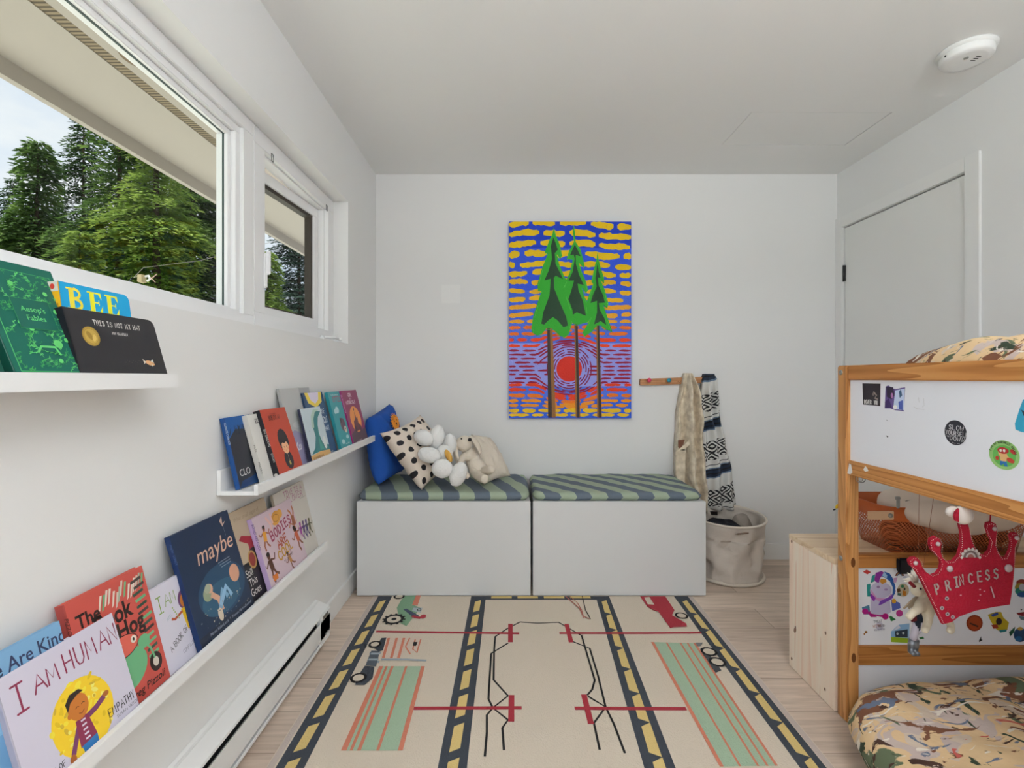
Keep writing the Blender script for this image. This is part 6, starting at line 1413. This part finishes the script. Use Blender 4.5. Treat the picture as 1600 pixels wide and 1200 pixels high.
b = B(); tube(b, pts, .0022, 6); obj('zipper', b, mat('#7d7468', .5), t)
b = B(); z = Vector(pts[1]); z = atY(1402, 777, 1.640); box(b, z.x-.009, z.x+.009, z.y-.004, z.y+.001, z.z-.008, z.z+.003, .002); box(b, z.x-.006, z.x+.006, z.y-.005, z.y-.002, z.z-.036, z.z-.006, .002); obj('zip_pull', b, M_STEEL, t)

# ------------------------------------------------------------------ felt crown and dolls hanging inside the bunk
CYP = 1.215
t = thing('felt_crown', 'red felt crown with silver trim and silver PRINCESS letters, hanging from the rail', 'crown', (1.19, CYP, .66))
def z5(x, y, Y=CYP): return atY(1300+.1875*x, 760+.1875*y, Y)
CRN = [(925,1150),(780,850),(735,760),(690,690),(650,655),(640,615),(665,592),(705,592),(735,620),(748,665),(780,710),(830,742),(875,725),(900,690),(912,640),(900,600),(860,560),(825,520),(815,480),(820,440),(860,415),(897,435),(912,480),(905,540),(918,590),(960,630),(1010,622),(1055,575),(1080,480),(1078,380),(1060,300),(1070,270),(1120,270),(1140,330),(1160,430),(1190,510),(1225,560),(1280,572),(1318,530),(1335,450),(1305,390),(1288,340),(1295,305),(1330,295),(1365,312),(1378,350),(1370,420),(1365,480),(1385,545),(1420,595),(1460,590),(1488,530),(1500,460),(1490,410),(1505,388),(1535,385),(1556,410),(1550,450),(1530,500),(1525,620),(1515,760),(1500,880),(1482,985),(1350,1005),(1200,1035),(1060,1085),(1000,1130)]
M_FELT = mat('#8a0f24', .95, bump=.8, bscale=200)
b = B(); prism(b, [z5(*p) for p in CRN], (0, .007, 0)); obj('felt', b, M_FELT, t)
A = Art(); cxm, cym = 1150, 760
def zc(x, y): p = z5(x, y); return (p.x, p.z)
P_ = [zc(cxm+(x-cxm)*.975, cym+(y-cym)*.975+4) for x, y in CRN]
for i in range(len(P_)-1-5):
    (x0, y0), (x1, y1) = P_[i], P_[i+1]; L = math.hypot(x1-x0, y1-y0); k = max(1, int(L/.0042))
    for q in range(k): A.ell(x0+(x1-x0)*q/k, y0+(y1-y0)*q/k, .0010, .0010, '#bfa9a6', n=6)
A.up()
for ch, x, y, r_ in zip('PRINCESS', (880, 965, 1040, 1075, 1150, 1225, 1290, 1360), (870, 840, 812, 795, 782, 765, 752, 742), (14, 11, 9, 8, 7, 6, 5, 4)):
    o = zc(x-10, y+15); A.hand(ch, o[0]-.002, o[1]-.003, .0245, '#8a7c78', w=.0042, wide=.55, rot=r_)
for x, y in ((950, 930), (910, 1010), (955, 1060), (1000, 1085)): o = zc(x, y); A.ell(o[0], o[1], .0052, .0052, '#8a8084', n=8)
A.up()
for x, y in ((950, 930), (910, 1010), (955, 1060), (1000, 1085)): o = zc(x, y); A.ell(o[0], o[1], .002, .002, '#3c2a2e', n=6)
for p in (((1315, 830), (1345, 925)),): A.line([zc(*q) for q in p], .0032, '#a88488')
for x, y in ((1225, 855), (1228, 900), (1262, 870), (1215, 945), (1065, 903)): o = zc(x, y); A.ell(o[0], o[1], .0026, .0018, '#a8727c', n=8)
ms = []; b = B(); A.into(b, lambda u, v, h: Vector((u, CYP-.0006-h, v)), ms); obj('silver_trim', b, colmats(ms, .35), t)
for x, y, r in ((692, 637, .0055), (878, 478, .0055), (1350, 352, .0055), (1535, 428, .0055), (977, 685, .008), (1465, 680, .010)):
    b = B(); ellipsoid(b, z5(x, y)+Vector((0, -.002, 0)), (r, .004, r), None, 12); obj('jewel', b, mat('#9c8c8e', .25, spec=.8), t)
A = Art(); o = zc(1150, 590)
A.ell(o[0], o[1], .0225, .0215, '#8f8480', n=30, a0=0, a1=180).up(); A.ell(o[0], o[1], .0175, .0165, '#5a4a48', n=26, a0=0, a1=180).up(); A.ell(o[0], o[1], .0125, .012, '#9c9290', n=24, a0=0, a1=180).up(); A.ell(o[0], o[1], .008, .008, '#7a4a44', n=20, a0=0, a1=180)
for k in range(8): a = PI*k/7; A.ell(o[0]+.0225*math.cos(a), o[1]+.0215*math.sin(a), .0035, .0035, '#b0a6a2', n=8)
ms = []; b = B(); A.into(b, lambda u, v, h: Vector((u, CYP-.0012-h*2, v)), ms); obj('lace_badge', b, colmats(ms, .6), t)
b = B(); c0 = z5(1075, 232); ellipsoid(b, c0+Vector((0, -.006, 0)), (.0235, .014, .0235), None, 24); ellipsoid(b, c0+Vector((-.020, 0, .006)), (.018, .010, .014), None, 16); bal = obj('white_bobble', b, mat('#bdb3ac', .9), t, True)
b = B(); prism(b, [z5(x, y, CYP-.021) for x, y in ((1062, 185), (1035, 215), (1025, 255), (1035, 290), (1060, 300), (1058, 260))], (0, .006, 0)); obj('red_mouth', b, M_FELT, bal)
b = B(); tube(b, [z5(1085, 215)+Vector((0, .004, 0)), Vector((z5(1085, 212).x-.01, CYP+.01, .852))], .0009, 6); obj('thread', b, mat('#a89c94', .8), t)
b = B(); tube(b, [z5(1330, 300)+Vector((0, .004, 0)), z5(1320, 240), z5(1325, 215)], .0014, 6); obj('thread', b, M_FELT, t)

M_DOLL = mat('#b5ab98', .95, bump=.6, bscale=110)
t = thing('unicorn_doll', 'cream knitted unicorn doll hanging at the left side of the red crown', 'soft toy', (1.18, 1.31, .62))
DY = 1.300
def dz(x, y, Y=DY): p = atY(1330+.1*x, 870+.1*y, Y); return (p.x, p.y, p.z)
j = [(*dz(1150, 720), .020), (*dz(1120, 600), .016), (*dz(1080, 480), .017), (*dz(1040, 500, DY-.01), .017), (*dz(985, 590, DY-.02), .011),
     (*dz(1060, 800, DY-.02), .012), (*dz(960, 880, DY-.03), .009), (*dz(870, 970, DY-.03), .009),
     (*dz(1190, 860, DY), .013), (*dz(1200, 1000, DY-.01), .010), (*dz(1160, 1130, DY-.02), .009), (*dz(1130, 1165, DY-.03), .009),
     (*dz(1350, 800, DY+.02), .014), (*dz(1520, 1000, DY+.02), .012), (*dz(1570, 1100, DY+.015), .008), (*dz(1540, 1180, DY), .009)]
skin('body', j, [(0, 1), (1, 2), (2, 3), (3, 4), (0, 5), (5, 6), (6, 7), (0, 8), (8, 9), (9, 10), (10, 11), (0, 12), (12, 13), (13, 14), (14, 15)], M_DOLL, t, 2, 0, .001)
for k, (x, y) in enumerate(((880, 250), (940, 215), (980, 200), (810, 350), (830, 385))):
    b = B(); tube(b, [dz(1010-(k > 2)*60, 380+(k > 2)*10), dz((x+1000)/2, (y+360)/2, DY-.01), dz(x, y, DY-.012)], [.006, .005, .001], 7); obj('tuft', b, mat('#c2bcb0', .9), t)
for k in range(9):
    b = B(); x = 930+k*14; tube(b, [dz(990+k*8, 640-k*4), dz(x, 700), dz(x-60+k*7, 760), dz(820+k*26, 810-(k % 3)*20)], .0022, 6); obj('mane_strand', b, mat('#8f7f6c', .9), t)
b = B(); tube(b, [dz(915, 400, DY-.03), dz(990, 470, DY-.032)], .0045, 8); obj('bridle', b, mat('#6b1a1e', .8), t)
b = B(); ellipsoid(b, dz(1085, 500, DY-.024), (.0028, .002, .0028), None, 10); obj('eye', b, M_BLACK, t)
b = B(); tube(b, [dz(1090, 430, DY+.01), Vector((1.135, DY+.01, .84))], .0005, 6); obj('thread', b, mat('#7a4a34', .8), t)
t = thing('knight_doll', 'small toy figure in dark tunic and silver boots behind the unicorn doll', 'doll', (1.16, 1.36, .5))
KY = 1.36
def kz(x, y, Y=KY): p = atY(1330+.1*x, 870+.1*y, Y); return (p.x, p.y, p.z)
j = [(*kz(1080, 940), .016, .012), (*kz(1060, 860), .015, .012), (*kz(1040, 780), .010), (*kz(1040, 1000), .011), (*kz(1010, 1180), .009), (*kz(1100, 1010), .010), (*kz(1080, 1160), .008)]
skin('tunic', j, [(0, 1), (1, 2), (0, 3), (3, 4), (0, 5), (5, 6)], mat('#1c2230', .8), t, 2)
b = B(); tube(b, [kz(1040, 990), kz(1010, 1120), kz(960, 1300)], [.009, .009, .008], 10); obj('leg', b, mat('#b0aab8', .7), t)
b = B(); tube(b, [kz(1100, 1000), kz(1040, 1150), kz(1000, 1300)], [.009, .009, .008], 10); obj('leg', b, mat('#b0aab8', .7), t)
for sx_ in (0, 1):
    b = B(); tube(b, [kz(960+sx_*45, 1290), kz(945+sx_*45, 1400), kz(935+sx_*55, 1480), kz(980+sx_*60, 1520, KY-.02)], [.009, .010, .008, .006], 10); obj('boot', b, mat('#6d7076', .3, metal=.7), t)
b = B(); prism(b, [kz(x, y, KY-.016) for x, y in ((960, 900), (1020, 890), (1030, 1000), (950, 1020))], (0, .004, 0)); obj('cape', b, mat('#5a1a20', .8), t)
b = B(); tube(b, [kz(1040, 780), Vector((1.135, KY, .84))], .0005, 6); obj('thread', b, mat('#7a4a34', .8), t)
t = atY(1413, 882, 1.617); b = B(); box(b, t.x-.024, t.x+.022, 1.609, 1.6195, t.z-.03, t.z+.022, .006); box(b, t.x-.026, t.x-.020, 1.610, 1.6195, t.z-.02, t.z+.02, .002); o = obj('black_tag', b, mat('#1a171c', .6), None); tag(o, 'small black object fixed on the far end rail behind the crown', 'tag')
